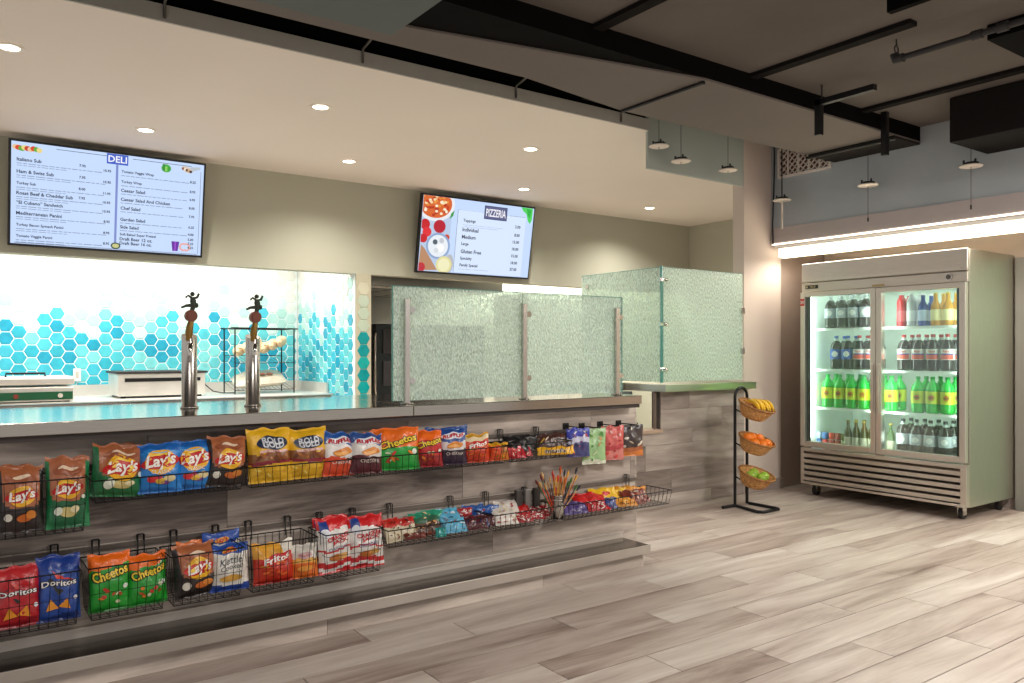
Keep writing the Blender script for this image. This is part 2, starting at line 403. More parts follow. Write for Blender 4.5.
# stainless tray ledge / foot shelf
t = thing('tray_ledge', 'low polished steel ledge along the foot of the counter', 'ledge', (1.2, 3.4, 0))
mb = MB(); mb.box(-1.6, 3.32, 3.29, YW-.002, .122, .132); mb.build('steel_shelf', steel('ledge_steel_dark_reflection', '6a645e', .14, (1, 30, 30)), t, world=True, bevel=.002)  # dark reflection on the shelf is put into its colour
MB().box(-1.6, 3.322, 3.280, 3.289, .085, .134).build('front_lip', mat('lip_steel_highlit', 'b9b2aa', .38, .7, var=.12, vscale=3), t, world=True, bevel=.002)  # lighter copy of the ledge steel, highlights put into the lip colour
mb = MB(); mb.box(-1.6, 3.32, YW-.02, YW-.003, .132, .165); mb.box(-1.6, 3.32, YW-.03, YW-.003, .165, .173)
mb.build('backsplash_rail', mat('rail_pale', 'cbc4bb', .35, .4), t, world=True)
mb = MB(); planks_wall(mb, -1.6, 3.30, 3.33, [0, .084], 5, {0: [.95, .85, .99, .9, .98]}); mb.box(3.30, 3.312, 3.33, YW-.003, 0, .084, 0, r=.8); mb.box(-1.6, 3.30, 3.342, YW-.003, 0, .121, 1, r=.01)
mb.build('plank_base', [M_front, M_grout], t, world=True)
# display rails
for z, nm in ((.80, 'upper'), (.475, 'lower')):
    mb = MB(); mb.box(-1.6, 3.44, YW-.016, YW-.001, z-.012, z+.004)
    tag(mb.build('display_rail', mat('rail_grey', '6f6862', .35, .6)), 'slim grey metal rail carrying the %s row of wire baskets' % nm, 'rail')

# return counter on the right
t = thing('return_counter', 'half wall of grey plank tile with a steel slab beside the fruit stand', 'counter', (5.1, 4.55, 0))
mb = MB(); planks_wall(mb, 4.30, 5.70, 4.5, [0, .1, .3, .5, .62], 8, None); planks_wall(mb, 4.67, 5.70, 4.5, [.62, .78, .925], 9, None)
mb.box(4.30, 5.70, 4.512, 4.6, 0, .60, 1, r=.01); mb.box(4.67, 5.70, 4.512, 4.6, .6, .92, 1, r=.01); mb.build('plank_cladding', [M_return, M_grout], t, world=True)
mb = MB(); mb.box(4.62, 5.74, 4.40, 4.86, .925, .985); mb.box(4.40, 4.92, 4.862, 5.6, .925, .985); mb.build('steel_slab', steel('slab_steel', 'b9b4a8', .3, (1, 20, 20)), t, world=True, bevel=.003)
mb = MB(); mb.box(4.26, 4.665, 4.47, 4.62, .60, .625); mb.build('tan_shelf', mat('tan_laminate', 'b39a86', .5), t, world=True)
mb = MB(); mb.box(4.61, 4.63, 4.51, 4.53, .63, .92); mb.build('corner_post', mat('post_brown', '6d5f55', .5), t, world=True)
t = thing('prep_cabinet', 'pale steel cabinet seen through the gap between the two counters', 'cabinet', (4.3, 5.0, 0))
MB().box(3.9, 4.60, 4.75, 5.5, .1, .92).build('body', steel('pale_steel', 'c3d0d2', .35), t, world=True, bevel=.004)
for k in range(2): MB().box(3.92, 4.59, 4.74, 4.755, .12+.4*k, .5+.4*k).build('door', MATS['pale_steel'], t, world=True, bevel=.003)
for x in (3.95, 4.55):
    MB().box(x-.02, x+.02, 4.8, 5.4, 0, .1).build('leg', M_darkm, t, world=True)

# ---------------------------------------------------------------- glass screens
def clamp_mb(x, y, z, r=.014, d=.04):
    return MB().tube([(x, y-d, z), (x, y+d, z)], r, 10)
t = thing('glass_sneeze_guard', 'rain textured glass screen on steel posts standing on the bar counter', 'glass screen', (2.6, 3.57, .985))
for x0, x1 in ((1.82, 2.617), (2.623, 3.372)):
    g = MB().box(x0, x1, 3.572, 3.582, 1.0, 1.573).build('glass_panel', M_rain, t, world=True)
    e = MB().box(x0, x1, 3.571, 3.583, 1.573, 1.577); e.box(x1-.004 if x1 > 3 else x0-.002, x1+.003 if x1 > 3 else x0+.002, 3.571, 3.583, 1.0, 1.575)
    e.build('polished_edge', M_edge, g, world=True)
for x in (1.89, 2.62, 3.315):
    p = MB().box(x-.014, x+.014, 3.545, 3.568, .985, 1.512).build('post', M_steel_v, t, world=True, bevel=.002)
    MB().lathe([(.0, 0), (.034, 0), (.034, .006), (.0, .007)], 16, (x, 3.556, .985)).build('foot_flange', M_steel, p, world=True)
    for z in (1.10, 1.455):
        q = clamp_mb(x+.03, 3.572, z, .016, .022); q.box(x-.01, x+.035, 3.548, 3.568, z-.008, z+.008); q.build('clamp', M_chrome, p, world=True)
t = thing('corner_glass_screen', 'tall frosted glass corner screen on the right hand steel slab', 'glass screen', (4.9, 4.6, .985))
MB().box(4.69, 5.68, 4.5, 4.51, 1.0, 1.92).build('glass_panel', M_frost, t, world=True)
MB().box(4.68, 4.69, 4.5, 5.48, 1.0, 1.92).build('glass_panel', M_frost, t, world=True)
e = MB(); e.box(4.69, 5.68, 4.499, 4.511, 1.92, 1.924); e.box(4.679, 4.691, 4.51, 5.48, 1.92, 1.924); e.box(4.676, 4.694, 4.494, 4.514, .995, 1.93)
e.build('polished_edge', M_edge, t, world=True)
for z in (1.10, 1.465, 1.82):
    q = MB(); q.box(4.65, 4.70, 4.485, 4.50, z-.014, z+.014); q.tube([(4.70, 4.49, z), (4.73, 4.49, z)], .014, 8); q.build('clamp', M_chrome, t, world=True, bevel=.002)
for z in (1.25, 1.60):
    q = MB().box(5.655, 5.70, 4.488, 4.50, z-.025, z+.025); q.tube([(5.66, 4.475, z), (5.66, 4.49, z)], .016, 8); q.build('clamp', M_chrome, t, world=True, bevel=.002)
MB().box(4.668, 4.68, 5.38, 5.42, 1.80, 1.84).build('clamp', M_chrome, t, world=True, bevel=.002)

# ---------------------------------------------------------------- menu screens
M_lcd = mat('screen_pale_blue', '050505', .4, emit='c3d8fa', es=.78)
M_lcd2 = mat('screen_paper_white', '050505', .4, emit='d0dff8', es=.82)
def lit(c): return mat('lit_'+c, '050505', .4, emit=c, es=.75)
M_ink = mat('screen_ink', '050505', .5, emit='20263a', es=.6); M_thin = mat('screen_grey', '050505', .5, emit='7d89a3', es=.7)
def tv(name, label, x, zb):
    t = thing(name, label, 'screen', (x, 7.60, zb), (math.radians(9.5), 0, 0))
    W, H = 1.505, .845
    mb = MB(); mb.box(0, W, -.02, .03, 0, H); mb.box(.25, W-.25, .03, .07, .15, H-.15)
    mb.build('bezel', mat('tv_black', '15161c', .3), t, bevel=.004)
    MB().box(W/2-.12, W/2+.12, .0, .045, .2, .5).build('wall_bracket', M_darkm, t)
    MB().box(.018, W-.018, -.024, -.019, .02, H-.018).build('display', M_lcd, t)
    f = Flat(lambda a, b, l: (a, -.0245-l, b)); return t, f, W, H
t, f, W, H = tv('menu_screen', 'wide deli menu screen high on the left of the sage wall', .424, 2.105)
f.patch(.045, W-.05, .025, .03, M_thin); f.patch(.33, .70, H-.045, H-.041, M_ink); f.patch(.90, 1.38, H-.045, H-.041, M_ink)
f.patch(W-.045, W-.041, .03, H-.08, M_thin)
f.patch(.772, .79, .04, H-.10, lit('7d8ccb')); f.patch(.70, .865, H-.105, H-.02, lit('3f5fc4')); f.text('DELI', .783, H-.062, h=.055, m=lit('f2f4ff'), lift=.002, bold=.02)
LI = [('Italiano Sub', '7.95', '10.95'), ('Ham & Swiss Sub', '7.95', '10.95'), ('Turkey Sub', '8.00', '11.95'), ('Roast Beef & Cheddar Sub', '7.95', '10.95'), ('\u201cEl Cubano\u201d Sandwich', '', '10.95'), ('Mediterranean Panini', '', '8.95'), ('Turkey Bacon Spinach Panini', '', '8.95'), ('Tomato Veggie Panini', '', '8.95')]
zz = [.69, .595, .50, .425, .35, .265, .17, .08]
for (a, b, c), z in zip(LI, zz):
    f.text(a, .055, z, h=.028, m=M_ink, lift=.004, align='L', bold=.025)
    if b: f.text(b, .52, z+.005, h=.022, m=M_ink, lift=.004, bold=.03)
    f.text(c, .735, z-.012, h=.022, m=M_ink, lift=.004, align='R', bold=.03)
    x = .055
    while x < .66:
        L_ = random.uniform(.02, .07); f.patch(x, x+L_, z-.034, z-.029, M_thin, nx=1, nz=1)
        if x < .4: f.patch(x, x+L_, z-.050, z-.046, M_thin, nx=1, nz=1)
        x += L_+.008
RI = [('Tomato Veggie Wrap', '8.25'), ('Turkey Wrap', '8.95'), ('Caesar Salad', '6.95'), ('Caesar Salad And Chicken', '8.00'), ('Chef Salad', '7.95'), ('Garden Salad', '6.25'), ('Side Salad', '4.00'), ('Soft Baked Super Pretzel', '5.00'), ('Draft Beer 12 oz.', '7.25'), ('Draft Beer 16 oz.', '9.25')]
zz = [.685, .60, .53, .455, .38, .285, .22, .155, .118, .082]
for i, ((a, c), z) in enumerate(zip(RI, zz)):
    f.text(a, .815, z, h=.028, m=M_ink, lift=.004, align='L', bold=.025); f.text(c, 1.42, z-(.02 if i < 7 else 0), h=.022, m=M_ink, lift=.004, align='R', bold=.03)
    x = .815
    while x < 1.32 and i < 7:
        L_ = random.uniform(.02, .07); f.patch(x, x+L_, z-.034, z-.029, M_thin, nx=1, nz=1); x += L_+.008
for k in range(9):
    f.oval(.05+.02*k, H-.062-.004*(k % 3), .028-.001*k, .02, lit(['e8c49a', 'd8452c', '5fae3a', 'e9d58a', 'c93a2a'][k % 5]), lift=.001+.0002*k)
f.oval(1.17, H-.085, .04, .035, lit('4fae4a'), .001); 
for k in range(7): f.oval(1.15+.02*(k % 3), H-.1+.02*(k//3), .012, .01, lit(['2e8a36', '8fd35e', '3fa03a'][k % 3]), .0014+.0001*k)
f.oval(1.345, H-.075, .05, .024, lit('d9c6b2'), .001, rot=-.3)
for k in range(5): f.oval(1.31+.016*k, H-.07-.005*k, .012, .012, lit(['8a4a32', 'f0e2cf', '5a3a30', 'c8a07a', '3d2f2c'][k]), .0014+.0001*k)
f.poly([(1.38, H-.09), (1.455, H-.06), (1.455, H-.04), (1.37, H-.05)], lit('b9c2cc'), .0012)
f.poly([(1.245, .045), (1.29, .045), (1.302, .13), (1.235, .13)], lit('6a2ba0'), .001); f.poly([(1.262, .045), (1.272, .045), (1.274, .13), (1.262, .13)], lit('a04fd0'), .0014)
for dx in (0, .035): f.oval(1.335+dx*.8, .085, .033, .036, lit('f0a79a'), .001+dx*.01); f.oval(1.335+dx*.8, .085, .02, .022, M_lcd, .0018)
f.oval(.785, .055, .038, .028, lit('3c4a3e'), .002); f.oval(.785, .055, .027, .018, lit('c9c98a'), .0024)
f.build('menu_artwork', t)
t, f, W, H = tv('menu_screen', 'pizza menu screen with food pictures on the right of the sage wall', 4.14, 2.10)
f.patch(.018, .38, .02, H-.018, lit('b9cbe6'), .0004); f.patch(.46, 1.38, .03, H-.13, M_lcd2, .0005)
f.patch(.46, 1.38, H-.134, H-.130, M_ink); f.patch(.456, .46, .03, H-.13, M_ink)
f.patch(.80, 1.11, H-.20, H-.05, lit('3a3d63'), .001); f.patch(.81, 1.10, H-.193, H-.057, lit('5c6088'), .0013); f.text('PIZZERIA', .955, H-.125, h=.085, w=.27, m=lit('f4f4fb'), lift=.006, bold=.02)
for (a, c), z in zip([('Toppings', '2.00'), ('Individual', '8.00'), ('Medium', '15.00'), ('Large', '18.00'), ('Gluten Free', '15.00'), ('Specialty', '18.00'), ('Family Special', '27.00')], [.60, .505, .425, .345, .265, .185, .11]):
    f.text(a, .53, z, h=.042, m=M_ink, lift=.006, align='L', bold=.025); f.text(c, 1.31, z-.005, h=.034, m=M_ink, lift=.006, align='R', bold=.03)
for x0, x1, z in ((.53, 1.08, .555), (.55, 1.0, .535), (.52, .92, .065)): f.patch(x0, x1, z, z+.004, M_thin)
# food pictures on the left of the screen
def clipoval(x, z, rx, rz, m, l):
    n = 28; pts = [(min(max(x+rx*math.cos(2*PI*j/n), .019), W-.019), min(max(z+rz*math.sin(2*PI*j/n), .021), H-.019)) for j in range(n)]
    f.poly(pts, m, l)
clipoval(.17, .75, .24, .19, lit('e9ecf2'), .001); clipoval(.17, .75, .205, .155, lit('d8662e'), .0013)
rr = random.Random(4)
for k in range(60):
    a = rr.uniform(0, 2*PI); r = rr.random()**.5; clipoval(.17+.18*r*math.cos(a), .75+.13*r*math.sin(a), .018, .014, lit(['f2d9a8', 'c83a1e', 'e88f3c', 'f5ead0', 'b5301a'][k % 5]), .0016+.00001*k)
for (x, z, r, c) in [(.06, .52, .06, 'c8202a'), (.09, .44, .055, 'e0303a'), (.05, .37, .05, 'c8202a'), (.24, .51, .075, 'b82034'), (.34, .40, .035, 'd04a30'), (.24, .30, .15, '8fa8cf'), (.24, .30, .125, 'e8eef5'), (.20, .34, .03, '55606a'), (.27, .28, .045, 'ffffff'), (.22, .25, .03, 'd8dde2'), (.28, .36, .03, 'c2c8cf'), (.33, .10, .10, 'e3dc9c'), (.33, .10, .075, 'f0ecc0')]:
    clipoval(x, z, r, r*.95, lit(c), .002+.00005*len(f.mb.f) % .001)
f.poly([(.03, .30), (.08, .26), (.25, .04), (.10, .03), (.02, .10)], lit('b98a68'), .0017); clipoval(.05, .06, .05, .05, lit('c0303c'), .0031); clipoval(.40, .12, .05, .10, lit('b8bac0'), .0016)
f.poly([(.36, .60), (.40, .64), (.41, .70), (.37, .66)], lit('3f9a4a'), .002)
f.poly([(1.30, H-.02), (1.466, H-.02), (1.466, H-.15), (1.44, H-.20), (1.41, H-.17), (1.38, H-.09), (1.33, H-.06)], lit('4fd35e'), .0015); f.poly([(1.38, H-.03), (1.45, H-.04), (1.43, H-.14), (1.40, H-.10)], lit('2fae46'), .0018)
f.build('menu_artwork', t)

# ---------------------------------------------------------------- downlights
DL = [(.31, 5.39, 'leftmost recessed ceiling downlight, at the left edge of the picture'), (2.19, 5.42, 'recessed ceiling downlight nearest above the bread rack'), (4.12, 5.5, 'recessed ceiling downlight in the front line above the pizza menu screen'), (1.3, 6.79, 'recessed ceiling downlight just above the deli menu screen'), (3.03, 6.82, 'recessed ceiling downlight in the rear line between the two menu screens'), (5.08, 6.9, 'recessed ceiling downlight in the rear line above the pizza menu screen'), (7.0, 6.93, 'rightmost recessed downlight, over the kitchen corner')]
M_dl = mat('lamp_glow', 'fff6e6', .4, emit='fff1dc', es=14)
for i, (x, y, lb) in enumerate(DL):
    t = thing('ceiling_downlight', lb, 'ceiling light', (x, y, 2.99), group='recessed downlights')
    MB().lathe([(.052, -.001), (.054, -.006), (.075, -.005), (.078, 0)], 24).build('trim_ring', mat('ring_white', 'efe6d8', .5), t)
    MB().lathe([(0, -.003), (.053, -.003)], 24).build('lens', M_dl, t)
    l = bpy.data.lights.new('downlight', 'SPOT'); l.energy = 92; l.spot_size = 2.5; l.spot_blend = .9; l.shadow_soft_size = .05; l.color = (1, .94, .86)
    o = bpy.data.objects.new('downlight_lamp', l); COL.objects.link(o); o.location = (x, y, 2.96)

# ---------------------------------------------------------------- kitchen behind
t = thing('back_counter', 'steel back counter running under the blue hexagon tiles', 'counter', (1.3, 8.7, 0))
MB().box(-.9, 3.46, 8.2, 9.29, .75, .79).build('worktop', M_bright, t, world=True, bevel=.003)
MB().box(-.9, 3.46, 8.25, 9.28, .1, .75).build('cabinet_body', mat('cabinet_white', 'd8d6d0', .4), t, world=True)
mb = MB(); mb.box(-.9, 3.45, 9.27, 9.29, .79, .90); mb.box(3.44, 3.465, 8.35, 9.29, .79, .90); mb.build('backsplash', M_bright, t, world=True)
# panini grill
t = thing('panini_grill', 'steel contact grill with green control strip on back counter', 'grill', (.7, 8.45, .79))
MB().box(.3, .97, 8.22, 8.75, .80, .93).build('base', M_bright, t, world=True, bevel=.01)
b = MB().box(.29, .96, 8.205, 8.22, .815, .885).build('control_strip', mat('green_enamel', '1d5a3a', .3), t, world=True)
for x, c in ((.52, 'knob_red'), (.86, 'knob_pale')):
    MB().tube([(x, 8.205, .85), (x, 8.185, .85)], .02, 12).build('knob', mat(c, '8a3a30' if 'red' in c else 'd8d4c8', .4), t, world=True)
mb = MB(); mb.box(.28, .98, 8.215, 8.74, .945, 1.02); mb.build('lid', M_bright, t, world=True, bevel=.02)
mb = MB(); mb.tube([(.45, 8.3, 1.02), (.45, 8.3, 1.05), (.75, 8.3, 1.05), (.75, 8.3, 1.02)], .01, 8); mb.build('handle', M_blackm, t, world=True)
mb = MB(); [mb.box(x-.02, x+.02, y-.02, y+.02, .79, .80) for x in (.35, .92) for y in (8.28, 8.7)]; mb.build('foot', M_blackm, t, world=True)
# steamer / warmer
x0, _ = PX(117, 8.5); x1, _ = PX(204, 8.5)
t = thing('food_warmer', 'long low steel warmer box on the back counter behind the taps', 'warmer', ((x0+x1)/2, 8.7, .79))
mb = MB(); mb.box(x0, x1, 8.45, 9.0, .81, 1.03); mb.build('body', M_bright, t, world=True, bevel=.006)
MB().box(x0-.02, x1+.02, 8.43, 9.02, 1.03, 1.05).build('lid', M_darkm, t, world=True, bevel=.004)
MB().box(x0+.06, x1-.05, 8.44, 8.452, .95, .985).build('vent_slot', M_blackm, t, world=True)
mb = MB(); [mb.box(x-.02, x+.02, y-.02, y+.02, .79, .81) for x in (x0+.05, x1-.05) for y in (8.5, 8.95)]; mb.build('foot', M_blackm, t, world=True)
mb = MB(); mb.tube([(x1, 8.6, .98), (x1+.04, 8.6, .90), (x1+.12, 8.62, .83), (x1+.25, 8.7, .803), (x1+.4, 8.8, .797)], .006, 6)
tag(mb.build('power_cord', M_blackm), 'thin dark cord trailing from the warmer box', 'cord')
x, _ = PX(77, 9.29)
t = thing('wall_outlet', 'small white socket plate on the hexagon tiles above the back counter', 'outlet', (x, 9.29, .96))
MB().box(-.035, .035, -.012, .0, -.02, .11).build('plate', M_white, t, bevel=.003)
MB().box(-.015, .015, -.014, -.011, .01, .08).build('socket', mat('socket_shadow', 'b9b4aa', .5), t)
# bread rack
xa, _ = PX(235, 8.6); xb, _ = PX(294, 8.6)
t = thing('wire_bread_rack', 'black wire rack holding bread behind the second tap tower', 'rack', ((xa+xb)/2, 8.8, .79))
mb = MB()
for x in (xa, xb):
    for y in (8.6, 9.0): mb.box(x-.006, x+.006, y-.006, y+.006, .79, 1.50)
mb.build('frame', M_blackm, t, world=True)
mb = MB(); mb.box(xa-.04, xb+.04, 8.592, 8.604, 1.488, 1.502); mb.box(xa-.04, xb+.04, 8.995, 9.005, 1.488, 1.502)
for x in (xa, xb): mb.box(x-.005, x+.005, 8.6, 9.0, 1.488, 1.5)
mb.build('top_rail', M_blackm, t, world=True)
for z in (.83, 1.12):
    mb = MB()
    for y in (8.6, 9.0): mb.tube([(xa, y, z+(y-8.6)*.2), (xb, y, z+(y-8.6)*.2)], .004, 5)
    for k in range(14): x = xa+(xb-xa)*k/13; mb.tube([(x, 8.6, z), (x, 9.0, z+.08)], .002, 4)
    mb.build('wire_shelf', M_blackm, t, world=True)
M_bread = mat('bread_crust_pale', 'd8bc94', .6, bump=.2, var=.15, vscale=20); M_bag = mat('clear_wrap', 'cfc2ad', .2, var=.12, vscale=18, spec=.7, bump=.5, bscale=25)
for k in range(6):
    x = xa+.10+(xb-xa-.18)*k/5
    zb_ = 1.215+.035*(k % 3)+(.03 if k > 2 else 0)
    mb = MB(); mb.tube([(x-.07, 8.64, zb_+.01), (x-.055, 8.68, zb_+.02), (x-.02, 8.76, zb_+.035), (x+.03, 8.86, zb_+.05), (x+.06, 8.93, zb_+.05), (x+.075, 8.96, zb_+.05)], [.02, .045, .06, .06, .045, .018], 12)
    for q in range(3): mb.tube([(x-.05+.03*q, 8.68+.07*q, zb_+.068+.012*q), (x+.0+.03*q, 8.66+.07*q, zb_+.066+.012*q)], .008, 5)
    tag(mb.build('bread_roll', M_bread), '%s long pale bread roll from the left on the upper rack shelf' % ['first', 'second', 'third', 'fourth', 'fifth', 'sixth'][k], 'bread', 'rolls on the wire rack')
# wrapped loaf bag on lower shelf
mb = MB(); NX, NY = 16, 10; xm = (xa+xb)/2
vs = []
for s_ in (1, -1):
    for j in range(NY+1):
        for i in range(NX+1):
            u = i/NX*2-1; v = j/NY*2-1; h = .085*max(0, (1-abs(u)**3))**.5*max(0, (1-abs(v)**3))**.5*(1+.3*noise.noise(Vector((u*3, v*3, s_))))
            vs.append((xm+u*.29+.03*v, 8.8+v*.18, .93+.04*v+.02*u+(h if s_ > 0 else -h*.7)))
fs = []
for q in range(2):
    o_ = q*(NX+1)*(NY+1)
    for j in range(NY):
        for i in range(NX): 
            a = o_+j*(NX+1)+i; fs.append((a, a+1, a+NX+2, a+NX+1))
mb.add(vs, fs, 0, True)
t2 = tag(mb.build('bread_bag', M_bag), 'clear wrapped bag of flatbread on the lower rack shelf', 'bread bag')
mb = MB()
for dx in (-.03, .05): mb.ball((xm+dx+.03, 8.70, 1.0), .035, .05, .012, nu=10, nv=6)
mb.build('printed_seal', mat('seal_brown', '9a5a3e', .5), t2, world=True)

# kitchen right part: oven, hood, racks
t = thing('pizza_oven', 'dark deck oven behind the rain glass screen', 'oven', (4.6, 8.8, 0))
MB().box(4.02, 5.5, 8.3, 9.3, .15, 1.56).build('body', mat('oven_dark', '22282a', .4, .4), t, world=True, bevel=.01)
for z in (.45, .85, 1.22):
    d = MB().box(4.1, 5.4, 8.28, 8.3, z, z+.28).build('oven_door', M_darkm, t, world=True, bevel=.004)
    MB().tube([(4.2, 8.25, z+.25), (5.3, 8.25, z+.25)], .012, 8).build('handle', M_steel, d, world=True)
for x in (4.07, 5.45):
    for y in (8.35, 9.25): MB().box(x-.03, x+.03, y-.03, y+.03, 0, .15).build('leg', M_darkm, t, world=True)
MB().tube([(4.0, 8.26, .75), (3.98, 8.24, .8), (3.98, 8.24, 1.4), (4.0, 8.26, 1.45)], .012, 8).build('side_handle', M_steel, t, world=True)
t = thing('exhaust_hood', 'steel exhaust hood over the ovens under the sage wall', 'hood', (5.0, 8.8, 1.96))
mb = MB(); mb.prism([(3.7, 8.05, 1.97), (3.7, 9.75, 1.97), (3.7, 9.75, 2.985), (3.7, 8.25, 2.985), (3.7, 8.05, 2.15)], (1.9, 0, 0)); mb.build('canopy', steel('hood_steel', '8f8d86', .35), t, world=True)
for k in range(4): MB().box(3.8+.4*k, 4.17+.4*k, 8.1, 9.6, 1.955, 1.968).build('filter', M_steel, t, world=True)
t = thing('white_cabinet', 'white upright cabinet at the bright rear of the kitchen', 'cabinet', (6.9, 9.0, 0))
MB().box(6.45, 7.9, 8.7, 9.5, .08, 2.04).build('body', mat('cabinet_bright', 'e3e5dd', .4), t, world=True, bevel=.01)
for k in range(2): MB().box(6.47+.72*k, 7.16+.72*k, 8.685, 8.699, .12, 1.98).build('door', MATS['cabinet_bright'], t, world=True, bevel=.006)
MB().box(6.5, 7.85, 8.75, 9.45, 0, .08).build('plinth', M_darkm, t, world=True)

# ---------------------------------------------------------------- beer towers
def tap(u_lab, x, y, lab):
    t = thing('beer_tower', lab, 'beer tap', (x, y, .985), group='beer towers on the bar')
    prof = [(0, 0), (.040, 0), (.040, .008), (.034, .012), (.034, .335)]
    mb = MB().lathe(prof, 28)
    top = [(.034*math.cos(2*PI*j/28), .034*math.sin(2*PI*j/28), .335+.012*math.sin(2*PI*j/28)) for j in range(28)]
    mb.add(top, [tuple(range(28))]); 
    mb.v = [(a, b, c+(.012*b/.034 if c > .3 else 0)) if i < len(prof)*28 else (a, b, c) for i, (a, b, c) in enumerate(mb.v)]
    mb.build('column', M_steel_v, t)
    fa = MB(); fa.tube([(0, -.03, .29), (-.012, -.075, .30), (-.018, -.085, .27), (-.018, -.088, .245)], [.012, .012, .011, .008], 10); fa.tube([(-.012, -.075, .30), (-.014, -.07, .335)], [.012, .009], 10)
    fa.build('faucet', M_chrome, t)
    bx, by, bz = -.014, -.07, .33
    h = MB(); h.tube([(bx-.006, by, bz-.02), (bx-.004, by, bz+.02), (bx, by, bz+.05), (bx+.008, by, bz+.08)], [.012, .017, .015, .011], 10, m=0)
    h = h.build('tap_handle', mat('handle_brass', '8a6a2e', .35, .6), t)
    d = MB(); d.tube([(bx+.004, by-.012, bz+.095), (bx+.004, by+.012, bz+.095)], .027, 20); d.tube([(bx+.004, by-.016, bz+.095), (bx+.004, by+.016, bz+.095)], .018, 16)
    d.build('medallion', mat('medallion_copper', '7d4a3c', .4, .4), h)
    g = MB(); o = (bx+.008, by, bz+.125)
    def P(a, b, c): return (o[0]+a*1.3, o[1]+b*1.3, o[2]+c*1.3)
    g.tube([P(0, 0, -.005), P(.006, 0, .012), P(.004, 0, .03), P(.002, 0, .042)], [.009, .012, .014, .009], 8)       # standing leg + torso
    g.tube([P(.004, 0, .014), P(-.018, .004, .012), P(-.034, .004, .005)], [.010, .007, .005], 8)
    g.tube([P(.002, 0, .038), P(.018, .0, .042), P(.024, 0, .056)], [.006, .006, .005], 8)
    g.tube([P(.002, 0, .038), P(-.012, .002, .048), P(-.02, .002, .040)], [.006, .005, .005], 8)
    g.ball(P(.002, 0, .053), .0105, m=0); g.ball(P(.016, 0, .014), .009, .006, .012)
    g.build('figurine', mat('figure_pewter', '3c4238', .45, .5), h)
tap(188, .928, 3.87, 'left round steel beer tower with a figurine tap handle')
tap(253, 1.217, 3.86, 'right round steel beer tower standing before the bread rack')
# ---------------------------------------------------------------- wire baskets
M_wire = mat('basket_wire', '0f0e0e', .45, .3)
def basket(u0, u1, zt, zb, lab, yf=3.30, yb=3.505, hooks=2, px=True, rail=.80):
    x0, x1 = (PX(u0, yf)[0], PX(u1, yf)[0]) if px else (u0, u1)
    t = thing('wire_basket', lab, 'basket', ((x0+x1)/2, (yf+yb)/2, zb), group='wire snack baskets on the counter front')
    zbk = zt+.0
    i = .014
    mb = MB(); mb.tube([(x0, yf, zt), (x1, yf, zt), (x1, yb, zbk), (x0, yb, zbk)], .0028, 6, closed=True); mb.build('rim', M_wire, t, world=True)
    mb = MB(); r = .0014
    mb.tube([(x0+i, yf+i, zb), (x1-i, yf+i, zb), (x1-i, yb, zb), (x0+i, yb, zb)], .002, 4, closed=True)
    zm = (zt+zb)/2
    n = max(4, int((x1-x0)/.032))
    for k in range(n+1):
        a = x0+(x1-x0)*k/n; b = x0+i+(x1-x0-2*i)*k/n
        mb.tube([(a, yf, zt), (b, yf+i, zb), (b, yb, zb), (a, yb, zt)], r, 4, cap=False)
    for k in range(1, 6):
        y = yf+(yb-yf)*k/6
        mb.tube([(x0, y, zt), (x0+i, y, zb), (x1-i, y, zb), (x1, y, zt)], r, 4, cap=False)
    if zt-zb > .15: mb.tube([(x0+i/2, yf+i/2, zm), (x1-i/2, yf+i/2, zm), (x1-i/2, yb, zm), (x0+i/2, yb, zm)], r, 4, closed=True)
    mb.build('wire_grid', M_wire, t, world=True)
    for k in range(hooks):
        hx = x0+(x1-x0)*(.2+.6*k/(max(1, hooks-1)))
        mb = MB()
        for d in (-.012, .012): mb.tube([(hx+d, yb, zt-.02), (hx+d, yb, rail+.03), (hx+d, YW-.008, rail+.03), (hx+d, YW-.008, rail+.005)], .0026, 5)
        mb.tube([(hx-.012, YW-.008, rail+.03), (hx+.012, YW-.008, rail+.03)], .0025, 5)
        mb.build('hook', M_wire, t, world=True)
    return t
basket(-30, 88, .785, .588, 'deep wire basket at the left end of the upper row, holding two bags')
basket(92, 245, .768, .684, 'long wire basket in the upper row under the blue and green crisp bags')
basket(249, 352, .768, .684, 'wire basket in the upper row under the yellow pretzel bags')
basket(356, 508, .768, .684, 'wire basket in the upper row under the orange puff bags')
basket(511, 572, .768, .684, 'short wire basket at the right of the upper row with candy packs')
basket(-25, 81, .445, .25, 'deep wire basket at the left end of the lower row, with tortilla chips', rail=.475)
basket(88, 167, .445, .25, 'deep wire basket with two orange and green bags, lower row', rail=.475)
basket(171, 244, .445, .25, 'deep wire basket with the black and blue crisp bags, lower row', rail=.475)
basket(250, 318, .445, .25, 'deep wire basket with the corn chip bag, lower row', rail=.475)
basket(326, 383, .445, .25, 'deep wire basket with two red and white popcorn bags, lower row', rail=.475)
basket(388, 492, .425, .345, 'shallow wire basket with green and blue candy packs, lower row', rail=.475)
basket(495, 561, .425, .345, 'shallow wire basket holding the steel cup, lower row', rail=.475)
basket(564, 672, .425, .345, 'shallow wire basket at the right end of the lower row', rail=.475)

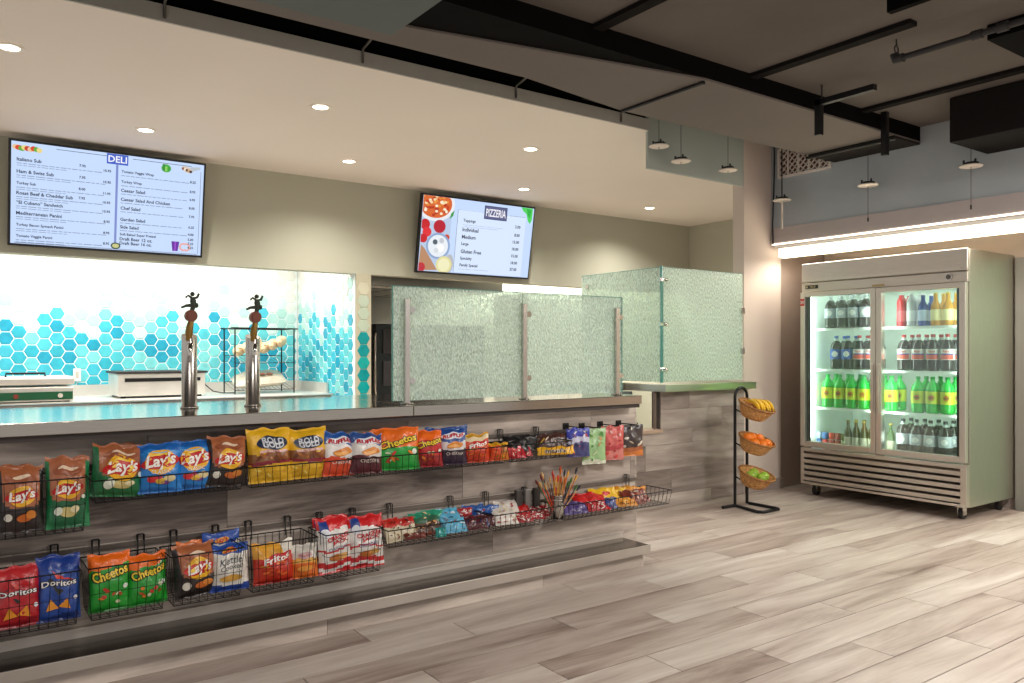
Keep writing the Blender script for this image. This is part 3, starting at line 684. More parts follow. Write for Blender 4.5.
# ---------------------------------------------------------------- bags
def bag_fn(w, h, d, seed):
    def f(x, z):
        s = max(-1, min(1, 2*x/w)); t = max(0, min(1, z/h))
        b = max(0, 1-abs(s)**2.6)**.6*max(0, math.sin(PI*min(1, max(0, (t-.04)/.92))))**.55
        wr = noise.noise(Vector((x*24+seed*9.1, z*18, seed)))*.010+noise.noise(Vector((x*44, z*30+seed*5, seed+3)))*.003
        return d/2*b+wr*(.3+b)
    return f
def bag(u0, u1, vt, vb, kind, lab, Y=3.42, lean=-9, rz=0, d=None, name='snack_bag', cat='snack bag', group='crisp and snack bags in the wire baskets', roll=0):
    if Y < 3.46 and name == 'snack_bag': Y -= .035
    xa, ta = PX(u0, Y); xb, tb = PX(u1, Y); w_ = xb-xa; um = (u0+u1)/2; _, tm = PX(um, Y)
    z0 = PZ(vb, tm); z1 = PZ(vt, tm); ln = math.radians(lean)
    fl = None if name == 'snack_pouch' else ((.594 if u1 < 92 else .689) if z0 > .52 else (.256 if u1 < 386 else .350))
    if fl: z0 = max(z0, fl)
    if Y > 3.46: ln = math.radians(-3); d = .035
    h_ = (z1-z0)/math.cos(ln)
    Y = min(Y, 3.518-h_*math.sin(-ln)-(d or .06)*.6)
    d = d or min(w_*.55, .10)
    cols, art = KINDS[kind]
    seed = (u0*7+vt) % 97/10; wk = min(1, w_/.17)**1.5
    f = bag_fn(w_, h_, d, seed)
    t = thing(name, lab, cat, ((xa+xb)/2, Y, z0), (ln, math.radians(roll), math.radians(rz)), group)
    mats = []; mb = MB(); NX, NZ = 22, 32
    def mi(m):
        if m not in mats: mats.append(m)
        return mats.index(m)
    for side in (1, -1):
        vs = []
        for j in range(NZ+1):
            z = h_*j/NZ
            for i in range(NX+1):
                s = i/NX*2-1; pinch = 1-.05*math.sin(PI*j/NZ)+(.0)
                x = s*w_/2*pinch; zz = z+wk*(.004*math.sin(s*7+seed)+.010*noise.noise(Vector((s*2, seed, 2))))*(j/NZ)
                y = -f(x/pinch, z) if side > 0 else f(x/pinch, z)*.9
                if j in (0, NZ): y = noise.noise(Vector((s*3+seed, j, 1)))*.008
                vs.append((x, y, zz))
        b0 = len(mb.v); mb.v += vs
        for j in range(NZ):
            for i in range(NX):
                a = b0+j*(NX+1)+i
                q = (a, a+1, a+NX+2, a+NX+1) if side > 0 else (a+1, a, a+NX+1, a+NX+2)
                s = (i+.5)/NX*2-1; tt = (j+.5)/NZ
                mb.f.append(q); mb.m.append(mi(foil(cols(s, tt, seed)))); mb.sm.append(True); mb.r.append(0)
    mb.build('pouch', mats, t)
    if art:
        def fn(x, z, l):
            dz = wk*(.004*math.sin(2*x/w_*7+seed)+.010*noise.noise(Vector((2*x/w_*2, seed, 2))))*(z/h_)
            return (x*.96, -f(x, z)-l*1.5-.003, z+dz)
        A = Flat(fn); art(A, w_, h_); A.build('printed_front', t)
    return t
def band(*st):
    def c(s, t, seed):
        for lim, col in st:
            if t+.03*math.sin(s*3+seed) < lim: return col
        return st[-1][1]
    return c
def ink(c): return mat('ink_'+c, c, .35, spec=.5)
def lays(A, w, h, zc=.54, k=.34):
    A.oval(0, h*zc, w*k*.86, w*k*.72, ink('f2b41e'), .0004); A.oval(0, h*zc+.002, w*k*.62, w*k*.5, ink('f7d24a'), .0007)
    A.oval(0, h*zc, w*k*1.08, w*k*.40, ink('c4161c'), .001, rot=.12); A.text("Lay's", 0, h*zc, w=w*k*1.75, m=ink('fbf7ef'), lift=.0022, rot=.12, shear=.25, bold=.03)
def lays_bbq(A, w, h):
    A.oval(0, h*.80, w*.34, h*.07, ink('9a5434'), .0003); A.oval(.01*w, h*.83, w*.2, h*.03, ink('e8cdb0'), .0006)
    lays(A, w, h); A.oval(w*.05, h*.22, w*.17, h*.06, ink('c8692c'), .0005); A.oval(w*.2, h*.26, w*.12, h*.06, ink('e08a38'), .0008); A.oval(-w*.3, h*.24, w*.09, w*.09, ink('dcd8cc'), .0008)
def lays_green(A, w, h):
    A.oval(0, h*.80, w*.34, h*.07, ink('9a5434'), .0003); A.oval(.01*w, h*.83, w*.24, h*.025, ink('e8cdb0'), .0006)
    lays(A, w, h); A.oval(w*.0, h*.22, w*.2, h*.07, ink('cdbb7a'), .0005); A.oval(w*.16, h*.26, w*.1, h*.05, ink('e9dfb0'), .0008); A.oval(-w*.22, h*.24, w*.1, w*.1, ink('dfe6d4'), .0008); A.oval(w*.36, h*.42, w*.05, w*.05, ink('e9efe2'), .0008)
def lays_blue(A, w, h):
    A.patch(-w*.3, w*.3, h*.8, h*.82, ink('8fc4ee')); lays(A, w, h, .62, .42)
    for x, z, rx, rz, c in [(-.2, .28, .12, .07, 'd8343a'), (.0, .24, .14, .06, 'e9c04a'), (.2, .28, .14, .07, 'e6d6a4'), (.1, .2, .1, .04, '7a4a9a'), (-.05, .32, .08, .04, 'c83a6a')]: A.oval(w*x, h*z, w*rx, h*rz, ink(c), .0006)
    A.text('CLASSIC', 0, h*.42, w=w*.45, m=ink('f4f8ff'), lift=.0012)
def doritos(A, w, h):
    A.poly([(-w*.26, h*.66), (w*.34, h*.60), (w*.0, h*.40), (-w*.04, h*.42)], ink('141414'), .0006)
    A.poly([(-w*.16, h*.76), (-w*.06, h*.64), (w*.36, h*.60), (-w*.02, h*.70)], ink('d6331e'), .0009)
    A.text('Doritos', 0, h*.585, w=w*.84, h=h*.10, m=ink('0c0c0c'), lift=.0014, bold=.07); A.text('Doritos', 0, h*.585, w=w*.8, h=h*.085, m=ink('f5f3f0'), lift=.0024, bold=.02)
    for x, z, a in [(-.17, .24, .15), (.14, .25, -.25)]:
        q = [(w*(x+.17*math.cos(a+2*PI*i/3+PI/2)), h*z+w*.17*math.sin(a+2*PI*i/3+PI/2)) for i in range(3)]; A.poly(q, ink('e8962e'), .001+.0003*(x > 0))
    A.oval(w*.38, h*.34, w*.05, w*.05, ink('e8e8ee'), .0012)
def cheetos(A, w, h):
    A.text('Cheetos', 0, h*.66, w=w*.92, h=h*.2, m=ink('15100c'), lift=.0012, rot=.22, bold=.09); A.text('Cheetos', 0, h*.66, w=w*.86, h=h*.17, m=ink('f6d43c'), lift=.0024, rot=.22, bold=.03)
    rr = random.Random(int(w*1e4))
    for k in range(8): A.oval(w*rr.uniform(-.3, .3), h*rr.uniform(.16, .4), w*rr.uniform(.04, .09), h*rr.uniform(.02, .035), ink(['e8822a', 'b5512a', 'd0d8b0', 'c7372c'][k % 4]), .0006+.0001*k, rot=rr.uniform(-1, 1))
    A.oval(w*.36, h*.42, w*.06, w*.06, ink('e4ece0'), .001)
def fritos(A, w, h):
    A.oval(.02*w, h*.60, w*.40, h*.13, ink('c41c24'), .0008, rot=.2); A.oval(-.02*w, h*.52, w*.38, h*.05, ink('e8902a'), .0006, rot=.2)
    A.text('Fritos', 0, h*.615, w=w*.68, h=h*.15, m=ink('fbf6ee'), lift=.0022, rot=.2, shear=.2, bold=.03)
    rr = random.Random(3)
    for k in range(9): A.oval(w*rr.uniform(-.3, .3), h*rr.uniform(.12, .36), w*.08, h*.03, ink(['d8542a', 'e8702e', 'b83420'][k % 3]), .0005+.0001*k, rot=rr.uniform(-1, 1))
def ruffles(A, w, h):
    A.oval(0, h*.79, w*.44, h*.09, ink('e9edf4'), .0005, rot=.1); A.text('RUFFLES', 0, h*.79, w=w*.8, h=h*.1, m=ink('c0202c'), lift=.0016, rot=.1, bold=.05, shear=.2)
    A.oval(.02*w, h*.53, w*.3, h*.09, ink('d8842e'), .0006, rot=.15); A.oval(-.03*w, h*.5, w*.22, h*.04, ink('f0b060'), .0009); A.text('CHEDDAR', 0, h*.3, w=w*.6, m=ink('f0e6dc'), lift=.0012)
def pretzel(A, w, h):
    A.oval(.02*w, h*.72, w*.36, h*.13, ink('23304a'), .0006); A.text('ROLD', .02*w, h*.755, w=w*.5, m=ink('d7dbe2'), lift=.0016, bold=.03); A.text('GOLD', .02*w, h*.68, w=w*.5, m=ink('d7dbe2'), lift=.0016, bold=.03)
    A.patch(-w*.3, w*.34, h*.54, h*.585, ink('e6b9b0')); A.text('tiny twists', 0, h*.56, w=w*.3, m=ink('8a2a30'), lift=.0014)
    A.patch(-w*.40, w*.42, h*.345, h*.385, ink('8a1f2e'), .0008, 6)
    rr = random.Random(5)
    for k in range(10): A.oval(w*rr.uniform(-.34, .34), h*rr.uniform(.41, .51), w*.09, h*.028, ink(['8a4a24', 'a8662e', '6e3a1e'][k % 3]), .0005+.0001*k, rot=rr.uniform(-1, 1))
    for k in range(8): A.oval(w*rr.uniform(-.34, .34), h*rr.uniform(.1, .3), w*.07, h*.022, ink(['e9cf5e', 'c79a1e'][k % 2]), .0005+.0001*k, rot=rr.uniform(-1, 1))
def popcorn(A, w, h):
    A.patch(-w*.46, -w*.22, h*.72, h*.95, ink('24408c'), .0006); A.oval(-w*.33, h*.74, w*.12, w*.12, ink('dfe4ee'), .001)
    A.text('CRACKER', .04*w, h*.64, w=w*.74, h=h*.08, m=ink('c41e28'), lift=.0014, rot=.12, bold=.04); A.text('JACK', .06*w, h*.555, w=w*.55, h=h*.08, m=ink('c41e28'), lift=.0014, rot=.12, bold=.04)
    A.text('ORIGINAL', 0, h*.45, w=w*.6, m=ink('33427a'), lift=.0012, rot=.1)
    A.oval(-w*.05, h*.28, w*.24, h*.06, ink('b5682a'), .0008); A.oval(w*.15, h*.3, w*.16, h*.05, ink('d6a25a'), .001)
def kettle(A, w, h):
    A.oval(0, h*.86, w*.2, h*.05, ink('e8a02c'), .0006); A.text("Lay's", 0, h*.86, w=w*.3, m=ink('c4161c'), lift=.0014, bold=.03)
    A.text('Kettle', 0, h*.65, w=w*.6, m=ink('3a3f48'), lift=.0012, shear=.3, rot=.1); A.text('Cooked', .02*w, h*.52, w=w*.6, m=ink('3a3f48'), lift=.0012, shear=.3, rot=.1)
    A.oval(0, h*.28, w*.3, h*.07, ink('d9a548'), .0008)
def cornwhite(A, w, h):
    A.oval(0, h*.68, w*.26, h*.1, ink('c7a1a0'), .0006); A.text('Munchies', 0, h*.68, w=w*.4, m=ink('a5202c'), lift=.0012); A.oval(0, h*.3, w*.3, h*.08, ink('f0a34a'), .0006)
def mms(A, w, h): A.text("m&m's", 0, h*.42, w=w*.62, h=h*.5, m=ink('f4e9d8'), lift=.001, bold=.1); A.text("m&m's", 0, h*.42, w=w*.6, h=h*.45, m=ink('4a2a1a'), lift=.002, bold=.02)
def speck(cols, n=14, seed=2):
    def art(A, w, h):
        rr = random.Random(seed+int(w*1e4))
        for k in range(n): A.oval(w*rr.uniform(-.38, .38), h*rr.uniform(.1, .88), w*rr.uniform(.04, .12), h*rr.uniform(.015, .05), ink(cols[k % len(cols)]), .0004+.00008*k, rot=rr.uniform(-1, 1), n=10, rings=1)
    return art
def bbqcol(top, bot, side):
    def c(s, t, seed):
        if t > .93: return top
        if abs(s) > .78 - .25*max(0, .5-t): return side
        if t > .36+.12*s*s: return top
        return bot
    return c
KINDS = {
 'bbq': (bbqcol('a9623c', '2a2220', '1f1a1a'), lays_bbq),
 'brown_green': (bbqcol('b06a48', '12633c', '1a7a48'), lays_green),
 'green': (bbqcol('a9643f', '1a7040', '17683c'), lays_green),
 'blue': (band((.1, '1d6fc0'), (.86, '2484d6'), (1, '1a62b4')), lays_blue),
 'dor_red': (band((.12, '8e1220'), (.82, 'b81c26'), (1, 'c02a30')), doritos),
 'dor_blue': (band((.1, '15306e'), (.8, '1d4698'), (1, '1b3a8a')), doritos),
 'cheeto': (lambda s, t, seed: 'ee6c14' if t > .76+.06*s else ('1f9a2e' if t > .06 else '14701f'), cheetos),
 'cheeto_puff': (lambda s, t, seed: 'f06f1a' if t > .52 else ('18a03a' if abs(s) < .8 else '0f7028'), cheetos),
 'cheeto_red': (lambda s, t, seed: 'ee6a18' if t > .72 else ('c41c22' if t > .3 else '9c1820'), cheetos),
 'orange_plain': (band((.5, 'c2501a'), (.8, 'e5671a'), (1, 'f07a2a')), speck(['f59a4a', 'b84516'], 6)),
 'fritos': (lambda s, t, seed: ('e9e4d8' if s > .35 else 'e9a83a') if t > .62 else ('c8321e' if t > .1 else 'a82418'), fritos),
 'fritos_small': (band((.5, 'd2401c'), (.75, 'd8502a'), (.9, 'ecd8b0'), (1, 'd8a02e')), fritos),
 'ruf_orange': (band((.40, 'd9481e'), (.72, 'e9e6e2'), (1, '2359a8')), ruffles),
 'ruf_dark': (band((.42, '561826'), (.74, 'e2ddd8'), (1, '2a4f92')), ruffles),
 'ruf_navy': (band((.4, '33203a'), (.62, 'd8d4d4'), (1, '1f4c96')), ruffles),
 'pretzel': (band((.34, 'dfae1e'), (.38, '8a1f2e'), (.54, '8f5a2c'), (1, 'e8b41c')), pretzel),
 'popcorn': (band((.06, 'c4262c'), (.12, 'e9e6e2'), (.22, 'c4262c'), (.40, 'e4e0da'), (.44, 'c8302e'), (.78, 'ebe8e4'), (1, 'cf2226')), popcorn),
 'kettle': (band((.14, '24479c'), (.8, 'e6e3da'), (1, '2450a8')), kettle),
 'cornwhite': (band((.45, 'e2702a'), (.6, 'ecb04a'), (1, 'ded9cf')), cornwhite),
 'cheese': (lambda s, t, seed: 'e0a51e' if t > .8 else ('e2501a' if s < .1 else 'd8781e'), speck(['f0c040', '5a7a28', 'd83018'], 8)),
 'red_pack': (band((.55, 'c01f2c'), (.7, 'd83a44'), (1, '1c1818')), speck(['f4ece0', 'f0d8c0'], 3)),
 'black': (band((1, '1b1a1c')), speck(['3a3638', '2a2628', '8a8684'], 6)),
 'yellow': (band((1, 'f0b414')), mms),
 'brown': (band((1, '4a2a22')), speck(['c8a04a', '8a3a2a', 'e2d6c0'], 7)),
 'navy': (band((.5, '3c3f78'), (.7, 'c9cbe0'), (1, '2a38a8')), speck(['e6e2ee', '7a4a86', 'b03a56', '2a2a4a'], 12)),
 'mint': (band((.12, 'dfe4cc'), (1, '9cc58a')), speck(['4f8a3c', 'cfe3b4', 'c59a5a', '6aa04e'], 12)),
 'rose': (band((.3, 'd27a72'), (.45, 'b83a42'), (1, 'd2605a')), speck(['e9b4ac', 'a8262e', 'd6453e'], 9)),
 'mocha': (band((.16, 'd2782a'), (.3, 'a85a2a'), (.9, '3a2b28'), (1, '241c1c')), speck(['d8cfc0', 'c8b8a0', 'e6dccb'], 6)),
 'greenpack': (band((.5, '5a4030'), (.75, '3a6a50'), (1, '2a9a78')), speck(['c88a4a', 'e8d0a0', '8a4a2a'], 9)),
 'sky': (band((1, '5fb4d6')), speck(['3a8ab8', 'e2ecf0', '2a4a6a', 'a5564a'], 10)),
 'royal': (band((1, '23549c')), speck(['c8d0e6', '5a80c0', '9a2a3a'], 9)),
 'maroon': (band((1, '5a1c28')), speck(['2a3a6a', 'b8a8a0', '9a2a3a'], 9)),
 'beige': (band((.6, 'cfc3a6'), (1, 'c02a22')), speck(['8a6a4a', 'ece4d4', '7a2a20', '3a2a24'], 12)),
 'candy_stripe': (band((1, 'b02028')), speck(['efe6de', 'f4ece6', 'e2d8d0'], 16)),
 'white_speck': (band((1, 'e2dcd2')), speck(['b83a34', 'd8c89a', 'a82a2a'], 14)),
 'red': (band((1, 'cc1a1c')), speck(['e03a30', 'a81418'], 5)),
 'purple': (band((1, '5a4a8c')), speck(['c8c4d8', '3a2a5a', '8a7ab0'], 12)),
 'bluestripe': (band((1, '3a4a8a')), speck(['cfd2e0', '6a2a3a'], 8)),
 'golden': (band((1, 'd8902a')), speck(['5a2a1a', 'f2d88a', '8a4a20'], 9)),
 'lemon': (band((1, 'e9b81a')), speck(['f4d86a', 'c8921a'], 4)),
 'choc': (band((1, '7a3226')), speck(['d8c0a8', '3a1e1a', 'a8503a', 'e8dccb'], 12)),
 'orangered': (band((1, 'd84a1e')), speck(['f0b040', 'b02a18'], 6)),
 'teal': (band((1, '1f9a94')), speck(['bfe2de', 'e2f0ee'], 4)),
 'grey': (band((1, '6a6866')), speck(['b8b4ae', '3a3838'], 5)),
}
# upper row, left to right (rear ones first)
bag(-6, 30, 465, 500, 'bbq', 'black and brown crisp bag behind the leftmost bag, upper row', Y=3.49, rz=4)
bag(-3, 45, 467, 536, 'bbq', 'black and brown crisp bag at the far left of the upper row', Y=3.40, rz=3)
bag(45, 90, 458, 532, 'brown_green', 'tall brown topped green crisp bag, second from the left in the upper row', Y=3.40, rz=-4)
bag(93, 136, 444, 497, 'green', 'green crisp bag tucked behind the front green one, upper row', Y=3.49, rz=6)
bag(88, 145, 446, 505, 'green', 'green crisp bag leaning beside the two blue bags', Y=3.42, rz=6, roll=6)
bag(138, 182, 444, 502, 'blue', 'left one of the two bright blue crisp bags', Y=3.41, rz=-6)
bag(173, 214, 441, 497, 'blue', 'right one of the two bright blue crisp bags', Y=3.42, rz=2)
bag(205, 247, 437, 491, 'bbq', 'narrow black and brown crisp bag to the right of the blue bags', Y=3.41, rz=0, roll=4)
bag(248, 293, 429, 487, 'pretzel', 'left yellow pretzel bag with a navy oval', Y=3.41, rz=3)
bag(286, 328, 429, 484, 'pretzel', 'right yellow pretzel bag with a navy oval', Y=3.42, rz=-3)
bag(321, 355, 433, 480, 'ruf_orange', 'blue, white and orange ridged crisp bag beside the pretzels', Y=3.41, rz=6, roll=3)
bag(349, 383, 434, 478, 'ruf_dark', 'blue and dark red ridged crisp bag left of the orange puffs', Y=3.40, rz=4, roll=4)
bag(361, 402, 430, 474, 'orange_plain', 'orange bag behind the front orange and green puff bag', Y=3.49, rz=14)
bag(376, 418, 428, 476, 'cheeto_puff', 'large orange and green cheese puff bag in the upper row', Y=3.41, rz=-14)
bag(414, 442, 431, 473, 'cheeto_red', 'orange and red cheese puff bag in the upper row', Y=3.41, rz=-10)
bag(425, 466, 427, 455, 'ruf_navy', 'blue bag peeking out behind the red and navy bags, upper row', Y=3.50, rz=-5)
bag(440, 466, 429, 469, 'ruf_navy', 'navy, white and blue ridged crisp bag in the upper row', Y=3.41, rz=-12)
bag(463, 489, 434, 467, 'fritos_small', 'small red corn chip bag at the right of the crisp bags, upper row', Y=3.41, rz=-10)
bag(490, 508, 443, 464, 'cheese', 'small orange and yellow snack pack beside the corn chips, upper row', Y=3.40, rz=-10)
bag(500, 518, 444, 463, 'red_pack', 'small red snack pack standing between orange and black packs', Y=3.42, rz=-10)
def packs(spec, n, kind, lab, dx=8, dv=-1, **k):
    u0, u1, vt, vb = spec; o = ['front', 'second', 'third', 'fourth', 'rearmost']
    for i in range(n):
        bag(u0+dx*i, u1+dx*i, vt+dv*i, vb+dv*i, kind, lab % (o[i]), Y=k.get('Y', 3.38)+.035*i, lean=k.get('lean', -38), rz=k.get('rz', -12)+random.uniform(-5, 5), d=k.get('d', .025), name='candy_pack', cat='candy pack', group='candy packs in the wire baskets')
packs((506, 526, 442, 462), 2, 'red_pack', '%s red and black pack lying left in the short upper basket', dx=6)
packs((508, 528, 437, 452), 3, 'black', '%s black pack on top of the red packs, upper row', Y=3.41, dx=4)
packs((540, 570, 447, 461), 2, 'yellow', '%s yellow chocolate candy pack in the short upper basket', dx=2, lean=-20)
packs((541, 566, 435, 448), 3, 'brown', '%s dark brown pack stacked over the yellow candy, upper row', Y=3.42, dx=3, lean=-30)
# pouches hanging on pegs at the right end
for (u0, u1, vt, vb, k, lab) in [(568, 588, 428, 457, 'navy', 'blue and purple hanging pouch, leftmost of the four on pegs'), (584, 604, 428, 464, 'mint', 'mint green hanging pouch on a peg'), (603, 622, 426, 460, 'rose', 'rose red hanging pouch on a peg'), (621, 641, 425, 456, 'mocha', 'dark brown and orange pouch hanging at the right end')]:
    bag(u0, u1, vt, vb, k, lab, Y=3.42, lean=0, rz=-14, d=.035, name='snack_pouch', cat='snack pouch', group='pouches hanging on pegs')
    x, tt = PX((u0+u1)/2, 3.42); z = PZ(vt, tt)
    mb = MB(); mb.tube([(x, YW-.002, z+.004), (x, 3.37, z+.004), (x, 3.365, z+.018)], .003, 6); mb.box(x-.02, x+.02, YW-.006, YW-.001, z-.02, z+.02)
    tag(mb.build('display_peg', M_blackm), 'black wire peg that carries the ' + lab.split(' hanging')[0].split(',')[0].replace(' pouch', '') + ' pouch', 'peg', 'pegs at the end of the upper row')
# lower row
bag(-8, 42, 568, 636, 'dor_red', 'red tortilla chip bag at the far left of the lower row', Y=3.40, rz=2)
bag(36, 81, 557, 628, 'dor_blue', 'blue tortilla chip bag in the lower row', Y=3.40, rz=-2)
bag(88, 131, 555, 622, 'cheeto', 'left orange and green cheese puff bag in the lower row', Y=3.41, rz=-3)
bag(127, 168, 555, 615, 'cheeto', 'right orange and green cheese puff bag in the lower row', Y=3.41, rz=2)
bag(176, 215, 540, 592, 'orange_plain', 'orange bag behind the black one, lower row', Y=3.49, rz=8)
bag(173, 219, 545, 604, 'bbq', 'black and orange crisp bag beside the blue and white bag, lower row', Y=3.41, rz=12)
bag(202, 240, 532, 590, 'kettle', 'blue topped bag behind the blue and white one, lower row', Y=3.49, rz=2)
bag(210, 249, 545, 600, 'kettle', 'blue and white crisp bag left of the corn chips, lower row', Y=3.41, rz=-4)
bag(253, 295, 543, 593, 'fritos', 'large red and yellow corn chip bag in the lower row', Y=3.41, rz=2)
bag(290, 318, 545, 586, 'cornwhite', 'white and orange snack bag beside the corn chips', Y=3.41, rz=-6)
bag(311, 346, 516, 570, 'popcorn', 'red popcorn bag behind the left red and white one', Y=3.495, rz=10)
bag(318, 353, 518, 578, 'popcorn', 'left red, white and blue popcorn bag', Y=3.41, rz=8)
bag(350, 384, 516, 576, 'popcorn', 'right red, white and blue popcorn bag', Y=3.41, rz=-4)
packs((386, 404, 520, 551), 2, 'beige', '%s red topped beige pack beside the popcorn bags', dx=14, lean=-25, d=.04, rz=5)
packs((406, 426, 534, 549), 2, 'choc', '%s brown and cream bar in the green pack basket', dx=14, lean=-45)
packs((414, 434, 516, 538), 3, 'greenpack', '%s green and brown pack left of the sky blue packs', dx=4, dv=-3, Y=3.42, lean=-42)
packs((436, 446, 528, 544), 1, 'teal', '%s slim teal pack among the green packs', lean=-15, Y=3.34)
packs((446, 468, 520, 541), 3, 'sky', '%s sky blue pack in the middle of the lower row', dx=-3, dv=-5, lean=-40, rz=0)
packs((458, 472, 508, 522), 1, 'candy_stripe', '%s red and white pack at the rear beside the sky blue ones', Y=3.47)
packs((466, 488, 517, 536), 2, 'maroon', '%s maroon pack in the lower row beside the royal blue ones', dx=9, lean=-35)
packs((466, 486, 507, 527), 3, 'royal', '%s royal blue pack leaning over the maroon packs', dx=5, dv=-1, Y=3.44, lean=-40)
packs((497, 518, 513, 532), 3, 'white_speck', '%s white speckled pack left of the red ones', dx=0, dv=-5, lean=-45)
packs((517, 533, 513, 530), 2, 'candy_stripe', '%s red and white striped pack left of the steel cup', dx=8, dv=-3, lean=-48)
packs((527, 545, 512, 528), 2, 'candy_stripe', '%s red and white striped pack touching the steel cup', dx=5, dv=-5, lean=-48, Y=3.40)
packs((510, 530, 506, 518), 1, 'red', '%s plain bright red pack on top of the striped packs', Y=3.44, lean=-50)
packs((566, 588, 506, 521), 2, 'purple', '%s purple pack just right of the steel cup', dx=4, dv=-3, lean=-48)
packs((575, 603, 495, 509), 2, 'red', '%s long red pack lying over the purple packs', dx=5, dv=-2, Y=3.44, lean=-55)
packs((590, 608, 502, 518), 2, 'candy_stripe', '%s red and white pack right of the purple ones', dx=5, dv=-3, lean=-45)
packs((606, 617, 499, 514), 2, 'bluestripe', '%s blue striped pack right of the long red ones', dx=4, dv=-2, lean=-45)
packs((616, 636, 499, 513), 2, 'golden', '%s golden brown pack in the right end basket', dx=4, dv=-4, lean=-48)
packs((592, 616, 489, 500), 2, 'lemon', '%s lemon yellow pack at the rear of the right end basket', dx=6, dv=0, Y=3.46, lean=-45)
packs((628, 645, 492, 506), 2, 'choc', '%s brown speckled pack near the right basket end', dx=6, dv=-2, lean=-50)
packs((618, 636, 487, 499), 2, 'golden', '%s amber pack behind the brown speckled packs', dx=8, dv=0, Y=3.46, lean=-45)
# steel cup with candy sticks
x, tt = PX(557, 3.36); zc = .349
t = thing('steel_cup', 'round steel cup full of candy sticks in the lower basket', 'cup', (x, 3.36, zc))
MB().lathe([(0, 0), (.036, 0), (.038, .05), (.040, .125), (.043, .128), (.038, .126), (.034, .01), (0, .008)], 24).build('bowl', M_steel_v, t)
MB().lathe([(.0395, .098), (.042, .102), (.0405, .106)], 24).build('raised_band', M_chrome, t)
rr = random.Random(12); dirs = []
cs = ['c8641e', 'e0a02a', '6a2a20', '3a6a2e', 'd8402a', 'c89a5a', '2a2a3a', 'e2b070']
for k in range(26):
    a = 2*PI*k/26*3.3+rr.random(); r = rr.uniform(.2, 1); L_ = rr.uniform(.17, .27); sx = math.cos(a)*r; sy = math.sin(a)*r
    b = (x+sx*.02, 3.36+sy*.02, zc+.02); tp = (x+sx*.15, 3.36+sy*.09, zc+L_-.03*r)
    mb = MB(); mb.tube([b, tp], [.0025, .003], 6)
    st = mb.build('candy_stick', mat('stick_'+cs[k % 8], cs[k % 8], .4))
    tag(st, 'thin coloured candy stick standing in the steel cup', 'candy', 'candy sticks in the steel cup')
    d = (Vector(tp)-Vector(b)).normalized(); q = Vector(tp)
    MB().tube([q-d*.01, q+d*.012, q+d*.03], [.003, .0075, .003], 8).build('wrapped_tip', mat('tip_'+cs[(k*3+1) % 8], cs[(k*3+1) % 8], .3), st, world=True)
# tins behind striped packs
for k, u in enumerate((518, 527, 536)):
    x, tt = PX(u, 3.49); mb = MB(); mb.box(x-.02, x+.02, 3.475, 3.5, .35, .50)
    o = mb.build('mint_tin', mat('tin_grey_%d' % (k % 2), ['4e4b49', '8a8783'][k % 2], .4, .4), bevel=.004); tag(o, '%s upright grey pack at the back behind the striped candy' % ['left', 'middle', 'right'][k], 'tin', 'grey packs at the basket back')

# ---------------------------------------------------------------- drinks cooler
CX, CY0, CY1, CD = 6.09, 2.81, 4.19, .75
t = thing('drinks_cooler', 'tall steel two door glass merchandiser full of bottles on casters', 'refrigerator', (CX+CD/2, 3.5, 0))
MW = mat('cooler_liner', 'e4ede6', .35); MF = steel('cooler_steel', 'ddd6cc', .38, (30, 30, 1)); MFH = steel('cooler_steel_flat', 'd8d0c5', .36, (30, 1, 30))
mb = MB(); xb = CX+CD
mb.box(CX+.03, xb, CY0, CY0+.045, .1, 2.0); mb.box(CX+.03, xb, CY1-.045, CY1, .1, 2.0); mb.box(xb-.04, xb, CY0+.045, CY1-.045, .1, 2.0)
mb.box(CX+.03, xb-.04, CY0+.045, CY1-.045, 1.80, 2.0); mb.box(CX+.05, xb-.04, CY0+.045, CY1-.045, .1, .40)
mb.build('cabinet', steel('cooler_side_steel', 'c6c2b4', .34, (30, 30, 1)), t, world=True, bevel=.003)
mb = MB(); mb.box(xb-.048, xb-.041, CY0+.05, CY1-.05, .42, 1.8); mb.box(CX+.06, xb-.05, CY0+.046, CY0+.052, .42, 1.8); mb.box(CX+.06, xb-.05, CY1-.052, CY1-.046, .42, 1.8); mb.box(CX+.06, xb-.05, CY0+.052, CY1-.052, .401, .425); mb.box(CX+.06, xb-.05, CY0+.052, CY1-.052, 1.775, 1.799)
mb.build('inner_liner', MW, t, world=True)
mb = MB(); mb.box(CX+.02, CX+.05, 3.47, 3.53, .41, 1.79); mb.build('mullion', MFH, t, world=True)
mb = MB(); mb.box(CX-.005, CX+.03, CY0, CY1, 1.842, 2.003); mb.box(CX-.005, CX+.03, CY0, CY1, 1.758, 1.836)
mb.build('header_panel', MFH, t, world=True, bevel=.004)
MB().box(CX-.012, CX-.004, CY0+.05, CY1-.02, 1.85, 1.865).build('drip_rail', MF, t, world=True)
